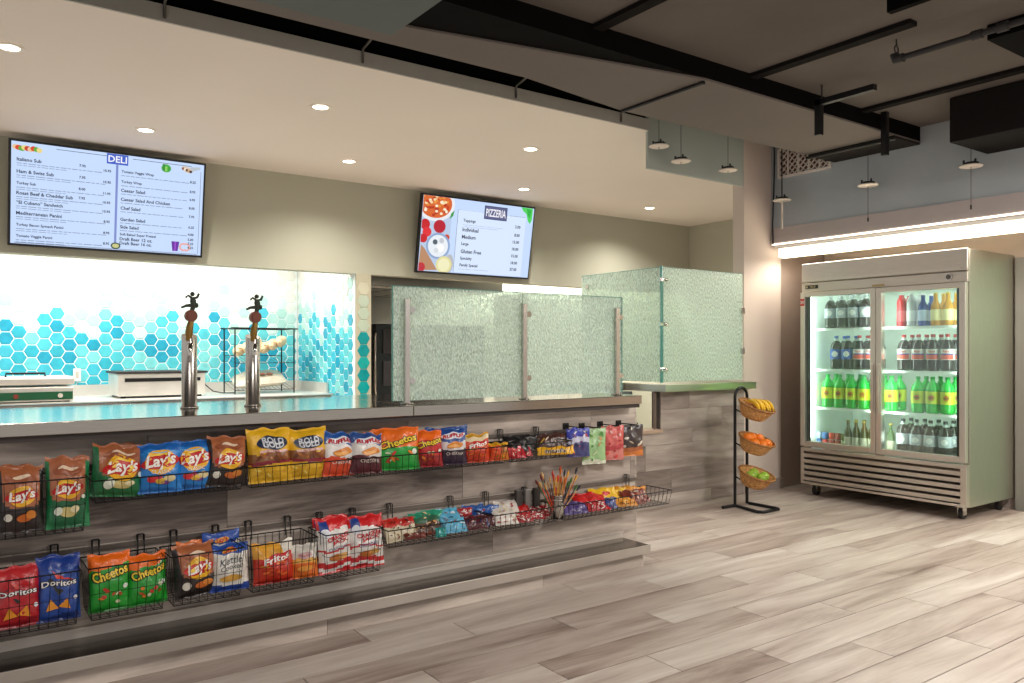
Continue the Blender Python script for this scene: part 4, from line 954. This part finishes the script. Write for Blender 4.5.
# plate, thermometer, lock
pl = MB().box(CX-.009, CX-.004, 4.03, 4.15, 1.785, 1.815).build('name_plate', mat('plate_dark', '20281c', .3), t, world=True)
A = Flat(lambda a, b, l: (CX-.0095-l-pl['_w'][0], 4.09-a-pl['_w'][1], 1.80+b-pl['_w'][2])); A.text('TRUE', .01, 0, h=.018, m=mat('gold_print', 'c9b98a', .4), lift=.0005, bold=.02, shear=.2); A.oval(-.045, 0, .009, .009, MATS['gold_print'], .0004); A.build('lettering', pl)
th = MB(); th.tube([(CX-.006, 2.94, 1.80), (CX-.016, 2.94, 1.80)], .026, 20); th = th.build('thermometer', M_chrome, t, world=True)
MB().tube([(CX-.0162, 2.94, 1.80), (CX-.018, 2.94, 1.80)], .019, 20).build('dial', mat('dial_dark', '5a5650', .3), th, world=True)
MB().box(CX-.012, CX-.004, 3.44, 3.54, 1.768, 1.782).build('lock_plate', mat('brass_worn', 'b59a66', .3, .8), t, world=True)
# doors
for a0, a1, hs in ((3.502, 4.187, 1), (2.813, 3.498, -1)):
    mb = MB(); fw = .045; z0, z1 = .43, 1.755
    mb.box(CX-.03, CX+.018, a0, a0+fw, z0, z1); mb.box(CX-.03, CX+.018, a1-fw, a1, z0, z1); mb.box(CX-.03, CX+.018, a0+fw, a1-fw, z0, z0+fw); mb.box(CX-.03, CX+.018, a0+fw, a1-fw, z1-.04, z1)
    d = mb.build('door', MF, t, world=True, bevel=.004)
    MB().box(CX-.008, CX-.002, a0+fw, a1-fw, z0+fw, z1-.04).build('glass_pane', M_pane, d, world=True)
    mb = MB(); s0 = a0+fw if hs < 0 else a1-fw-.03; mb.box(CX, CX+.012, s0, s0+.03, z0+fw, z1-.04); mb.build('black_gasket', M_black, d, world=True)
    hy = 3.502+.022 if hs > 0 else 3.498-.022
    MB().box(CX-.045, CX-.031, hy-.012, hy+.012, 0.75, 1.15).build('handle', MFH, d, world=True, bevel=.004)
st = MB().box(CX-.034, CX-.031, 4.145, 4.185, 1.64, 1.70).build('warning_sticker', mat('sticker_red', 'c8281e', .4), t, world=True)
A = Flat(lambda a, b, l: (CX-.0345-l-st['_w'][0], 4.165-a-st['_w'][1], 1.67+b-st['_w'][2])); A.text('30', 0, 0, h=.03, m=M_white, lift=.0005, bold=.02); A.build('lettering', st)
# grille
mb = MB(); mb.box(CX-.02, CX+.03, CY0, CY1, .385, .415); mb.box(CX-.02, CX+.03, CY0, CY1, .105, .125); mb.box(CX-.02, CX+.03, CY0, CY0+.045, .125, .385); mb.box(CX-.02, CX+.03, CY1-.03, CY1, .125, .385); mb.build('grille_frame', MFH, t, world=True, bevel=.003)
mb = MB()
for k in range(5):
    z = .135+.05*k; mb.prism([(CX-.018, CY0+.045, z), (CX-.018, CY0+.045, z+.03), (CX+.02, CY0+.045, z+.047), (CX+.02, CY0+.045, z+.04)], (0, CY1-CY0-.075, 0))
mb.build('grille_louvers', MFH, t, world=True)
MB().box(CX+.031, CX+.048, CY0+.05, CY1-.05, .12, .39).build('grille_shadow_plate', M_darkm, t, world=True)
for x in (CX+.08, xb-.08):
    for y in (CY0+.08, CY1-.08):
        c = MB().box(x-.03, x+.03, y-.03, y+.03, .088, .1); c.box(x-.02, x+.03, y-.022, y-.016, .03, .09); c.box(x-.02, x+.03, y+.016, y+.022, .03, .09)
        c = c.build('caster', M_chrome, t, world=True); MB().tube([(x+.01, y-.015, .042), (x+.01, y+.015, .042)], .042, 20).build('wheel', mat('caster_rubber', '1c1b1b', .6), c, world=True)
# shelves
SZ = [.425, .765, 1.095, 1.445]
for z in SZ[1:]:
    for y0, y1 in ((CY0+.055, 3.495), (3.505, CY1-.055)):
        mb = MB(); mb.box(CX+.10, CX+.11, y0, y1, z-.02, z); mb.box(xb-.07, xb-.06, y0, y1, z-.012, z)
        for k in range(18): y = y0+(y1-y0)*k/17; mb.tube([(CX+.105, y, z-.004), (xb-.065, y, z-.004)], .003, 4)
        mb.build('wire_shelf', mat('shelf_white', 'eef2ee', .4), t, world=True)
mb = MB()
for y in (3.485, 3.515): mb.box(CX+.052, CX+.062, y-.008, y+.008, .5, 1.72)
for y in (CY0+.06, CY1-.06): mb.box(CX+.035, CX+.045, y-.006, y+.006, .5, 1.72)
mb.build('light_tube', mat('tube_glow', 'ffffff', .4, emit='f2fff4', es=4), t, world=True)
for y, rz in ((3.60, 0), (3.40, 0), (CY0+.09, 0), (CY1-.09, 0)):
    area('cooler_tube_lamp', (CX+.055, y, 1.1), 1.2, 1.7, (.93, 1, .93), rot=(0, -PI/2, 0), size_y=.03)
area('cooler_top_lamp', (CX+.35, 3.5, 1.77), .5, 3, (.93, 1, .93), size_y=1.2)

# bottles -----------------------------------------------------
M_cola = mat('cola', '1d0f0c', .12, spec=.7); M_clear = mat('clear_neck', 'b9c6c2', .1, spec=.8); M_green = mat('green_bottle', '16b83a', .1, spec=.8)
M_grcap = mat('cap_green', '1fae4a', .4); M_neckg = mat('green_neck', '1fd352', .1, spec=.8)
def bottle(kind, hgt=.285, r=.05):
    """returns list of (name, MB, mats)"""
    s = hgt/.285; k = r/.05
    body = [(0, 0), (.042*k, 0), (.05*k, .012*s), (.0485*k, .06*s), (.05*k, .075*s), (.05*k, .16*s), (.049*k, .185*s), (.040*k, .215*s), (.022*k, .24*s), (.0145, .252*s), (.0145, .27*s)]
    out = []
    if kind in ('diet', 'pepsi', 'max', 'zero'):
        mm = [0]*8+[1, 1]; out.append(('body', MB().lathe(body, 20, m=mm), [M_cola, M_clear]))
        lc = {'diet': 'b4bcc6', 'pepsi': '1f56b8', 'max': 'd8d4d2', 'zero': 'b8bec6'}[kind]
        out.append(('label', MB().lathe([(.0512*k, .085*s), (.0514*k, .09*s), (.0514*k, .165*s), (.0505*k, .17*s)], 20), [mat('label_'+kind, lc, .4)]))
        cc = {'diet': 'c8ccd0', 'pepsi': '2a5ac0', 'max': 'b9242c', 'zero': '30343a'}[kind]
        out.append(('cap', MB().lathe([(.017, .262*s), (.017, .284*s), (0, .285*s)], 14), [mat('cap_'+kind, cc, .4)]))
    elif kind == 'dew':
        out.append(('body', MB().lathe(body, 20, m=[0]*6+[1]*4), [M_green, M_neckg])); out.append(('label', MB().lathe([(.0512*k, .075*s), (.0514*k, .08*s), (.0514*k, .165*s), (.0505*k, .17*s)], 20), [mat('label_dew', 'd3dc32', .4)]))
        out.append(('cap', MB().lathe([(.017, .262*s), (.017, .284*s), (0, .285*s)], 14), [M_grcap]))
    elif kind in ('beer', 'beer_green'):
        b = [(0, 0), (.028, 0), (.031, .008), (.031, .13), (.027, .155), (.0135, .185), (.0125, .235)]
        out.append(('body', MB().lathe(b, 16), [mat('beer_glass_'+kind, '4a4a12' if kind == 'beer' else '3a5a1c', .1, spec=.8)])); out.append(('label', MB().lathe([(.0315, .035), (.0318, .04), (.0318, .095), (.0315, .1)], 16), [mat('label_ivory', 'd8d2bc', .5)]))
        out.append(('cap', MB().lathe([(.0145, .225), (.0145, .238), (0, .24)], 12), [mat('cap_gold', 'b59a4a', .35, .5)]))
    elif kind in ('red', 'silver', 'bluecan', 'amber'):
        c = {'red': 'b02a34', 'silver': 'b9bcc0', 'bluecan': '26489a', 'amber': 'd0921e'}[kind]
        b = [(0, 0), (.033, 0), (.036, .01), (.036, .14), (.030, .165), (.016, .195), (.0145, .25)] if kind in ('amber', 'bluecan') else [(0, 0), (.033, 0), (.036, .01), (.036, .2), (.028, .225), (.02, .235), (.02, .25)]
        out.append(('body', MB().lathe(b, 18), [mat('drink_'+kind, c, .2)])); out.append(('label', MB().lathe([(.0365, .04), (.0368, .045), (.0368, .12), (.0365, .125)], 18), [mat('drinklabel_'+kind, {'red': 'c94a50', 'silver': 'd8dadc', 'bluecan': 'b8c8e6', 'amber': 'efe2a8'}[kind], .4)]))
        out.append(('cap', MB().lathe([(.0165, .24), (.0165, .255), (0, .256)], 12), [mat('drinkcap_'+kind, {'red': 'd8d4d0', 'silver': 'c0c0c0', 'bluecan': 'e0e0e6', 'amber': 'c9a83a'}[kind], .4)]))
    return out
protos = {}
ART = {'diet': ('globe', .128), 'pepsi': ('globe', .128), 'max': ('stripe', .125), 'zero': ('globe', .125), 'dew': ('dew', .122)}
def place_bottle(kind, x, y, z, lab, group, art=True):
    if kind not in protos:
        r = thing('drink_bottle' if kind not in ('beer', 'beer_green') else 'beer_bottle', lab, 'bottle', (x, y, z), (0, 0, -PI/2+.25), group)
        for nm, mb, ms in bottle(kind): 
            o = mb.build(nm, ms, r)
            if nm == 'label' and kind in ART:
                R = .0514
                A = Flat(lambda a, b, l: ((R+l)*math.sin(a/R), -(R+l)*math.cos(a/R), b)); ty, zc = ART[kind]
                if ty == 'globe':
                    A.oval(0, zc, .026, .026, mat('globe_white', 'f4f4f4', .4), .001); 
                    A.raw([(.025*math.cos(PI*i/10), zc+.004+.021*math.sin(PI*i/10)) for i in range(11)], [tuple(range(11))], mat('globe_red', 'c8242e', .4), .0014)
                    A.raw([(.025*math.cos(PI+PI*i/10), zc-.006+.018*math.sin(PI+PI*i/10)) for i in range(11)], [tuple(range(11))], mat('globe_blue', '2448a0', .4), .0014)
                elif ty == 'stripe':
                    A.patch(-.05, .05, zc-.035, zc+.005, mat('stripe_red', 'd8503c', .4), .0006, 8); A.patch(-.05, .05, zc+.0, zc+.009, mat('globe_blue', '2448a0', .4), .0012, 8); A.text('Pepsi', 0, zc+.024, w=.045, m=mat('stripe_red', 'd8503c', .4), lift=.0014, bold=.03)
                else:
                    A.oval(0, zc, .028, .030, mat('dew_ring', 'b8c41e', .4), .0006); A.oval(0, zc, .02, .02, mat('dew_dot', 'd0662a', .4), .001); A.text('dew', 0, zc, w=.034, m=mat('dew_green', '12602a', .4), lift=.0016, bold=.05)
                A.build('emblem', o)
        protos[kind] = r; return r
    r = dup(protos[kind], (x, y, z), None, lab); r['group'] = group; return r
ORD = ['first', 'second', 'third', 'fourth', 'fifth', 'sixth']
SN = ['bottom shelf', 'third shelf down', 'second shelf down', 'top shelf']
KN = {'diet': 'silver labelled cola bottle', 'pepsi': 'blue labelled cola bottle', 'max': 'red banded cola bottle', 'zero': 'silver labelled dark cola bottle', 'dew': 'bright green soda bottle', 'beer': 'olive glass beer bottle', 'beer_green': 'green glass beer bottle', 'red': 'red capped drink bottle', 'silver': 'silver drink bottle', 'bluecan': 'blue drink bottle', 'amber': 'amber drink bottle with pale label'}
def shelf_row(lev, side, ys, kinds, xo=.165):
    """ys: y of each bottle, left to right; two ranks deep"""
    for rank in (0, 1):
        for i, (y, k) in enumerate(zip(ys, kinds)):
            if rank and k in ('beer_green',): continue
            lab = '%s, %s from left, %s, %s door, %s rank' % (KN[k], ORD[i], SN[lev], side, ['front', 'rear'][rank])
            place_bottle(k, CX+xo+rank*.125, y, SZ[lev]+.001, lab, 'bottles on the %s behind the %s door' % (SN[lev], side))
def ys(u_list, xo=.165):
    X = CX+xo; o = []
    for u in u_list: a = (u-512)/F; o.append(X*(FY-FX*a)/(FX+FY*a))
    return o
shelf_row(3, 'left', ys([831, 842.5, 854, 866]), ['diet']*4)
shelf_row(2, 'left', ys([836.5, 848, 859.5, 871]), ['pepsi', 'pepsi', 'max', 'max'])
shelf_row(1, 'left', ys([828, 840, 852, 864, 877]), ['dew']*5)
shelf_row(0, 'left', ys([849, 857, 865, 873]), ['beer']*4, .15)
shelf_row(3, 'right', ys([902, 912, 923.5, 936, 948.5]), ['red', 'silver', 'bluecan', 'amber', 'amber'], .16)
shelf_row(2, 'right', ys([904.5, 919, 933.5, 948]), ['max']*4, .16)
shelf_row(1, 'right', ys([892, 918.5, 933, 948]), ['dew']*4, .16)
shelf_row(0, 'right', ys([891, 903.5, 917, 931, 946]), ['beer_green', 'zero', 'zero', 'zero', 'zero'], .16)
# small cartons bottom left
rr = random.Random(3)
for i, y in enumerate(ys([819, 825.5, 832, 838.5, 844], .16)):
    for k in range(2):
        c = ['4a7ab8', 'c83a3a', 'b8322e', 'c04a3a', 'd8c8a0'][i] if k == 0 else ['b0c4d8', '3a6aa8', 'd8503a', 'b8423a', '8a8a2a'][i]
        z = SZ[0]+.001+.062*k
        cn = MB(); cn.lathe([(0, 0), (.024, 0), (.026, .004), (.026, .052), (.023, .056), (0, .056)], 16)
        cn.v = [(a+CX+.16, b+y, c_+z) for a, b, c_ in cn.v]
        tag(cn.build('yogurt_cup', mat('cup_'+c, c, .4)), 'small cup, %s from the left, %s layer on the bottom shelf, left door' % (ORD[i], ['lower', 'upper'][k]), 'cup', 'small cups on the bottom cooler shelf')
# ---------------------------------------------------------------- cove lamp
t = thing('linear_light', 'long glowing light strip under the bulkhead above the cooler', 'light', (6.14, 1.0, 2.06))
MB().box(6.085, 6.20, -2.8, 4.46, 2.165, 2.194).build('housing', M_white, t, world=True)
MB().box(6.10, 6.19, -2.78, 4.44, 2.085, 2.164).build('diffuser', mat('diffuser_glow', 'fff4e2', .5, emit='fff2dc', es=2.6), t, world=True, bevel=.01)
mb = MB(); mb.box(6.062, 6.069, -2.8, 4.48, 2.196, 2.21); mb.build('edge_light', mat('edge_glow', 'fff0dc', .5, emit='fff0dc', es=2.0), t, world=True)
area('strip_lamp', (6.145, 2.2, 2.07), .1, 46, (1, .93, .82), size_y=4.3)

# ---------------------------------------------------------------- fruit stand
t = thing('fruit_stand', 'black tubular stand with three tilted wicker baskets beside the half wall', 'stand', (5.25, 4.1, 0))
ar = []
for k in range(9):
    a = PI*k/8; ar.append((5.245-.075*math.cos(a), 4.17, .885+.07*math.sin(a)))
mb = MB(); mb.tube([(5.17, 4.17, .012), (5.17, 4.17, .5)]+ar+[(5.32, 4.17, .5), (5.32, 4.17, .012)], .0125, 10); mb.build('upright_hoop', M_blackm, t, world=True)
mb = MB(); mb.tube([(5.02, 4.17, .013), (5.17, 4.17, .013), (5.10, 3.90, .013), (5.13, 3.87, .013), (5.32, 3.87, .013), (5.34, 3.90, .013), (5.34, 4.17, .013)], .0125, 10); mb.build('foot_frame', M_blackm, t, world=True)
M_wick = mat('wicker', 'c08c52', .7, bump=.9, bscale=70, var=.35, vscale=55)
def wicker(zc, nm):
    N_ = 28; rows = 9; b = MB(); vs = []; C = Vector((5.265, 4.03, zc)); 
    def pt(rx, ry, dz): 
        return lambda a: Vector((rx*math.cos(a), ry*math.sin(a), dz))
    R = Matrix.Rotation(math.radians(22), 4, 'X') @ Matrix.Rotation(math.radians(6), 4, 'Y')
    prof = [(.0, -.105), (.095, -.105)]+[(.095+.065*(k/7)**.7, -.105+.105*k/7) for k in range(1, 8)]+[(.165, .004), (.157, .004), (.15, -.01), (.092, -.092), (0, -.092)]
    for i, (r, z) in enumerate(prof):
        for j in range(N_*2):
            a = 2*PI*j/(N_*2); wv = .0022*(1 if (j//2+i) % 2 else -1) if 1 < i < 9 else 0
            vs.append(C+(R @ Vector(((r+wv)*1.02*math.cos(a), (r+wv)*.80*math.sin(a), z))))
    n = N_*2
    b.add(vs, [(i*n+j, i*n+(j+1) % n, (i+1)*n+(j+1) % n, (i+1)*n+j) for i in range(len(prof)-1) for j in range(n)], 0, True)
    bk = b.build('wicker_basket', M_wick, t, world=True)
    q = MB(); q.tube([C+(R @ Vector((.166*math.cos(2*PI*j/36), .132*math.sin(2*PI*j/36), .002))) for j in range(36)], [.008+.0015*(j % 2) for j in range(36)], 8, closed=True); q.build('braided_rim', mat('wicker_rim', '9a6836', .7, bump=.8, bscale=90, var=.3, vscale=60), bk, world=True)
    q = MB()
    for xx in (5.17, 5.32): q.tube([(xx, 4.165, zc-.03), (xx+.01, 4.11, zc-.055)], .006, 6)
    q.build('bracket', M_blackm, t, world=True)
    return C, R
C, R = wicker(.815, '')
for k in range(6):
    mb = MB(); off = (k-2.5)*.036; pts = []; rad = []
    for i in range(9):
        s = i/8; a = -1.0+2.0*s; pts.append(C+(R @ Vector((off+.012*math.cos(a*1.4)+.05*(s-.5)+.02, -.10+.19*s, -.018+.045*math.cos(a*1.2)+.008*(k % 2)))))
        rad.append([.004, .010, .0155, .018, .0185, .018, .015, .009, .004][i])
    mb.tube(pts, rad, 8, m=0); o = mb.build('banana', mat('banana_yellow', 'e8b81e', .45, var=.12, vscale=20))
    tag(o, '%s yellow banana from the left in the top wicker basket' % ORD[k], 'banana', 'bananas in the top basket')
    MB().tube([pts[-1], pts[-1]+Vector((0, .012, .004))], [.004, .003], 6).build('stem', mat('stem_brown', '5a4a20', .7), o, world=True)
def fruits(C, R, rad, mats, nm, lab, cat, pos):
    for k, (a, b, c) in enumerate(pos):
        p = C+(R @ Vector((a, b, c+.038))); mb = MB().ball((0, 0, 0), rad, rad, rad*.93)
        mb.v = [(q[0]+p.x, q[1]+p.y, q[2]+p.z) for q in mb.v]; o = mb.build(nm, mats)
        tag(o, lab[k], cat, nm+'s in the wicker basket')
        MB().tube([(p.x, p.y, p.z+rad*.88), (p.x+.002, p.y, p.z+rad*1.0)], [.004, .002], 6).build('stem', MATS['stem_brown'], o, world=True)
C, R = wicker(.545, '')
fruits(C, R, .042, mat('orange_peel', 'ea7a14', .45, bump=.3, bscale=200, var=.08), 'orange', ['orange at the left front of the middle basket', 'orange in the centre front of the middle basket', 'orange at the right front of the middle basket', 'orange at the rear left of the middle basket', 'orange at the rear right of the middle basket', 'orange at the far rear of the middle basket'], 'orange', [(-.085, -.045, -.05), (0, -.06, -.055), (.08, -.045, -.05), (-.07, .04, -.045), (.075, .035, -.042), (.0, .055, -.045)])
C, R = wicker(.275, '')
fruits(C, R, .041, mat('apple_green', '8fb23a', .3, var=.15, vscale=25), 'apple', ['green apple at the left of the bottom basket', 'green apple at the front of the bottom basket', 'green apple at the right of the bottom basket', 'green apple at the rear of the bottom basket'], 'apple', [(-.065, 0, -.052), (.01, -.045, -.055), (.075, -.02, -.05), (.01, .035, -.05)])

# ---------------------------------------------------------------- ceiling services
t = thing('main_duct', 'long low duct with black sides and a grey underside along the ceiling', 'duct', (2, 3.5, 2.84))
mb = MB(); mb.box(-3, 6.075, 3.15, 3.72, 2.85, 3.19); mb.box(3.3, 6.075, 3.72, 3.87, 2.85, 3.19); mb.build('duct_body', M_black, t, world=True)
pp = [(3.64, 3.148), (6.076, 3.148), (6.076, 3.872), (3.64, 3.872), (2.75, 3.73), (-1.5, 3.72), (1.885, 3.48)]
mb = MB(); mb.prism([(x, y, 2.838) for x, y in pp], (0, 0, .012)); mb.build('grey_underside', M_soffit, t, world=True)
MB().box(5.70, 6.07, 3.15, 3.865, 2.825, 2.838).build('end_plate', mat('duct_dark', '2b2927', .8, spec=.1), t, world=True)
M_unit = mat('unit_dark', '1d1b1a', .9, spec=.1)
t = thing('ceiling_unit', 'big dark box hung against the blue bulkhead at the upper right', 'duct', (5.8, 1.6, 2.655))
MB().box(5.53, 6.075, .4, 2.67, 2.655, 2.955).build('housing', M_unit, t, world=True, bevel=.005)
t = thing('ceiling_unit', 'dark flat duct box at the top right corner of the view', 'duct', (4.9, 1.1, 2.88))
MB().box(4.46, 5.3, .2, 1.96, 2.88, 2.959).build('housing', M_black, t, world=True)
tag(MB().box(3.70, 3.74, 1.3, 2.08, 2.88, 2.959).build('ceiling_hanger_plate', M_black), 'small black plate under the deck at the very top right of centre', 'plate')
for x, y0, y1, lb in ((2.80, .6, 3.149, 'dark ceiling joist at the top centre'), (4.08, 2.15, 3.149, 'dark ceiling joist ending above the pipe end'), (5.30, .3, 3.149, 'dark joist above the big dark box')):
    tag(MB().box(x-.035, x+.035, y0, y1, 2.935, 2.959).build('ceiling_joist', mat('joist_dark', '1a1817', .9, spec=.1)), lb, 'joist', 'joists under the ceiling deck')
t = thing('sprinkler_pipe', 'dark pipe with a loop hanger below the ceiling at upper right', 'pipe', (4.26, 2.0, 2.82))
mb = MB(); mb.tube([(4.26, .3, 2.85), (4.26, 2.33, 2.85)], .017, 10); mb.build('run', M_darkm, t, world=True)
mb = MB(); mb.tube([(4.26, 2.30, 2.85), (4.26, 2.345, 2.85), (4.26, 2.35, 2.88)], .025, 10); mb.build('elbow', M_darkm, t, world=True)
mb = MB(); mb.tube([(4.26+.02*math.cos(a*PI/6), 2.34, 2.905+.02*math.sin(a*PI/6)) for a in range(12)], .004, 6, closed=True); mb.tube([(4.26, 2.34, 2.92), (4.26, 2.34, 2.96)], .004, 6); mb.build('hanger', M_darkm, t, world=True)
for y in (1.92, 1.8): MB().tube([(4.26, y-.025, 2.85), (4.26, y+.025, 2.85)], .025, 10).build('coupling', M_darkm, t, world=True)
for x, y, zb, za, lb, arm in ((4.60, 3.04, 2.64, 2.85, 'black steel bracket with a level arm hung from the ceiling', .38), (5.49, 3.10, 2.65, 2.95, 'black steel strut hung in front of the duct end', .0)):
    t = thing('strut_bracket', lb, 'bracket', (x, y, zb))
    MB().box(x-.02, x+.02, y-.02, y+.02, zb, 2.959 if not arm else za+.015).build('upright', M_blackm, t, world=True)
    if arm:
        mb = MB(); mb.box(x-.02, x+.02, y-arm, y+.025, za-.018, za+.018); mb.build('arm', M_blackm, t, world=True)
        MB().tube([(x, y-.02, za), (x, y-.02, 2.96)], .005, 6).build('threaded_rod', M_darkm, t, world=True)
mb = MB(); mb.tube([(5.67, 3.86, 2.805), (5.67, 3.12, 2.805)], .013, 8)
tag(mb.build('conduit', M_blackm), 'thin black conduit crossing under the duct by the vent grille', 'pipe')
mb = MB(); mb.tube([(3.64, 3.86, 2.826), (3.64, 3.16, 2.826)], .011, 8)
tag(mb.build('conduit', M_blackm), 'thin dark conduit crossing the grey duct underside above the header', 'pipe')
t = thing('light_trough', 'suspended blue grey duct corner at the top of the picture', 'duct', (1.0, 3.1, 2.75))
MB().box(-1.8, 1.74, 2.86, 3.425, 2.75, 2.83).build('housing', mat('trough_grey', '5d6664', .8), t, world=True, bevel=.004)
MB().box(-1.8, 1.76, 2.80, 2.855, 2.73, 2.76).build('side_rail', M_darkm, t, world=True)
for x in (-.5, 1.2): MB().tube([(x, 3.0, 2.83), (x, 3.0, 2.96)], .01, 6).build('hanger_rod', M_darkm, t, world=True)
# fascia hangers
for x, lb in ((.95, 'leftmost'), (2.08, 'second'), (3.23, 'third'), (4.22, 'rightmost')):
    mb = MB(); mb.tube([(x, 4.478, 3.0), (x, 4.478, 3.085), (x, 4.36, 3.11)], .008, 6)
    tag(mb.build('fascia_hanger', mat('hanger_grey', '6b6660', .5, .5)), '%s thin metal hanger on the fascia of the cream ceiling' % lb, 'hanger', 'hangers along the ceiling fascia')
# disc pendants
def disc(u, v, plane, val, lb, cord, cable=False):
    a = (u-512)/F
    if plane == 'Y': tt = val/(FY-FX*a)
    else: tt = val/(FX+FY*a)
    x, y, z = tt*(FX+FY*a), tt*(FY-FX*a), PZ(v, tt)
    t = thing('ceiling_disc', lb, 'fixture', (x, y, z), group='small white disc fixtures')
    MB().lathe([(0, 0), (.072, 0), (.078, .006), (.07, .012), (0, .014)], 24).build('disc', mat('disc_white', 'dcd2c6', .5), t)
    mb = MB().lathe([(.05, .013), (.05, .03), (0, .032)], 16)
    for k in range(3): mb.tube([(.045*math.cos(2.1*k), .045*math.sin(2.1*k), .02), (.045*math.cos(2.1*k), .045*math.sin(2.1*k), .05)], .007, 6)
    mb.build('mount', M_darkm, t)
    top = (3.2 if (y > 3.15) else 2.96)-z
    MB().tube([(0, 0, .03), (0, 0, top)], .0022 if not cable else .006, 5).build('hanging_wire', M_darkm, t)
    MB().tube([(0, 0, 0), (0, 0, -cord)], .0025 if not cable else .008, 6).build('cord', mat('cord_grey', '6a625c', .6) if not cable else mat('cord_white', 'cfc6ba', .5), t)
    if cord > .1 and not cable: MB().tube([(0, 0, -cord), (0, 0, -cord-.03)], .006, 6).build('cord_weight', M_darkm, t)
disc(659, 147, 'Y', 4.33, 'leftmost of the three white discs before the green header', .02)
disc(681, 162, 'Y', 4.33, 'middle one of the three white discs before the green header', .02)
disc(728, 171, 'Y', 4.33, 'rightmost of the three white discs before the green header', .02)
disc(782, 201, 'X', 5.93, 'white disc with a thick pale stem below the vent grille', .24, True)
disc(868, 186, 'X', 5.93, 'white disc with a fine cord above the cooler left door', .25)
disc(971, 167, 'X', 5.93, 'white disc with a fine cord under the big dark ceiling box', .27)
# vent grille
t = thing('vent_grille', 'white lattice air vent at the corner of the blue bulkhead', 'vent', (6.075, 4.17, 2.78))
y0, y1, z0, z1 = 3.90, 4.42, 2.785, 3.05
mb = MB(); fw = .02; mb.box(6.06, 6.078, y0, y1, z0, z0+fw); mb.box(6.06, 6.078, y0, y1, z1-fw, z1); mb.box(6.06, 6.078, y0, y0+fw, z0+fw, z1-fw); mb.box(6.06, 6.078, y1-fw, y1, z0+fw, z1-fw)
for k in range(1, 5): y = y0+(y1-y0)*k/5; mb.box(6.062, 6.076, y-.006, y+.006, z0+fw, z1-fw)
mb.build('frame', mat('vent_white', 'e6dcd3', .5), t, world=True)
mb = MB(); step = .055; hgt = z1-z0-2*fw
yy = y0+fw-hgt
while yy < y1:
    for sgn in (1, -1):
        a, b = (yy, yy+hgt) if sgn > 0 else (yy+hgt, yy)
        pa, pb = (a, z0+fw), (b, z1-fw)
        lo, hi = y0+fw, y1-fw
        def clip(p, q):
            dy = q[0]-p[0]; dz = q[1]-p[1]; ts = [0, 1]
            t0 = (lo-p[0])/dy; t1 = (hi-p[0])/dy; s0, s1 = max(0, min(t0, t1)), min(1, max(t0, t1))
            return None if s1 <= s0 else ((p[0]+dy*s0, p[1]+dz*s0), (p[0]+dy*s1, p[1]+dz*s1))
        c = clip(pa, pb)
        if c: mb.tube([(6.07, c[0][0], c[0][1]), (6.07, c[1][0], c[1][1])], .006, 4)
    yy += step
mb.build('lattice', MATS['vent_white'], t, world=True)
MB().box(6.0785, 6.0795, y0+.01, y1-.01, z0+.01, z1-.01).build('duct_opening', mat('duct_rust', '6e4c3e', .8), t, world=True)
mb = MB(); mb.tube([(6.07, 4.46, 3.08), (6.075, 4.465, 2.8), (6.06, 4.47, 2.4), (6.065, 4.47, 2.2)], .006, 6)
tag(mb.build('wall_cable', M_darkm), 'dark cable dropping down the corner beside the air vent', 'cable')

for o in bpy.data.objects:
    if '_w' in o: del o['_w']
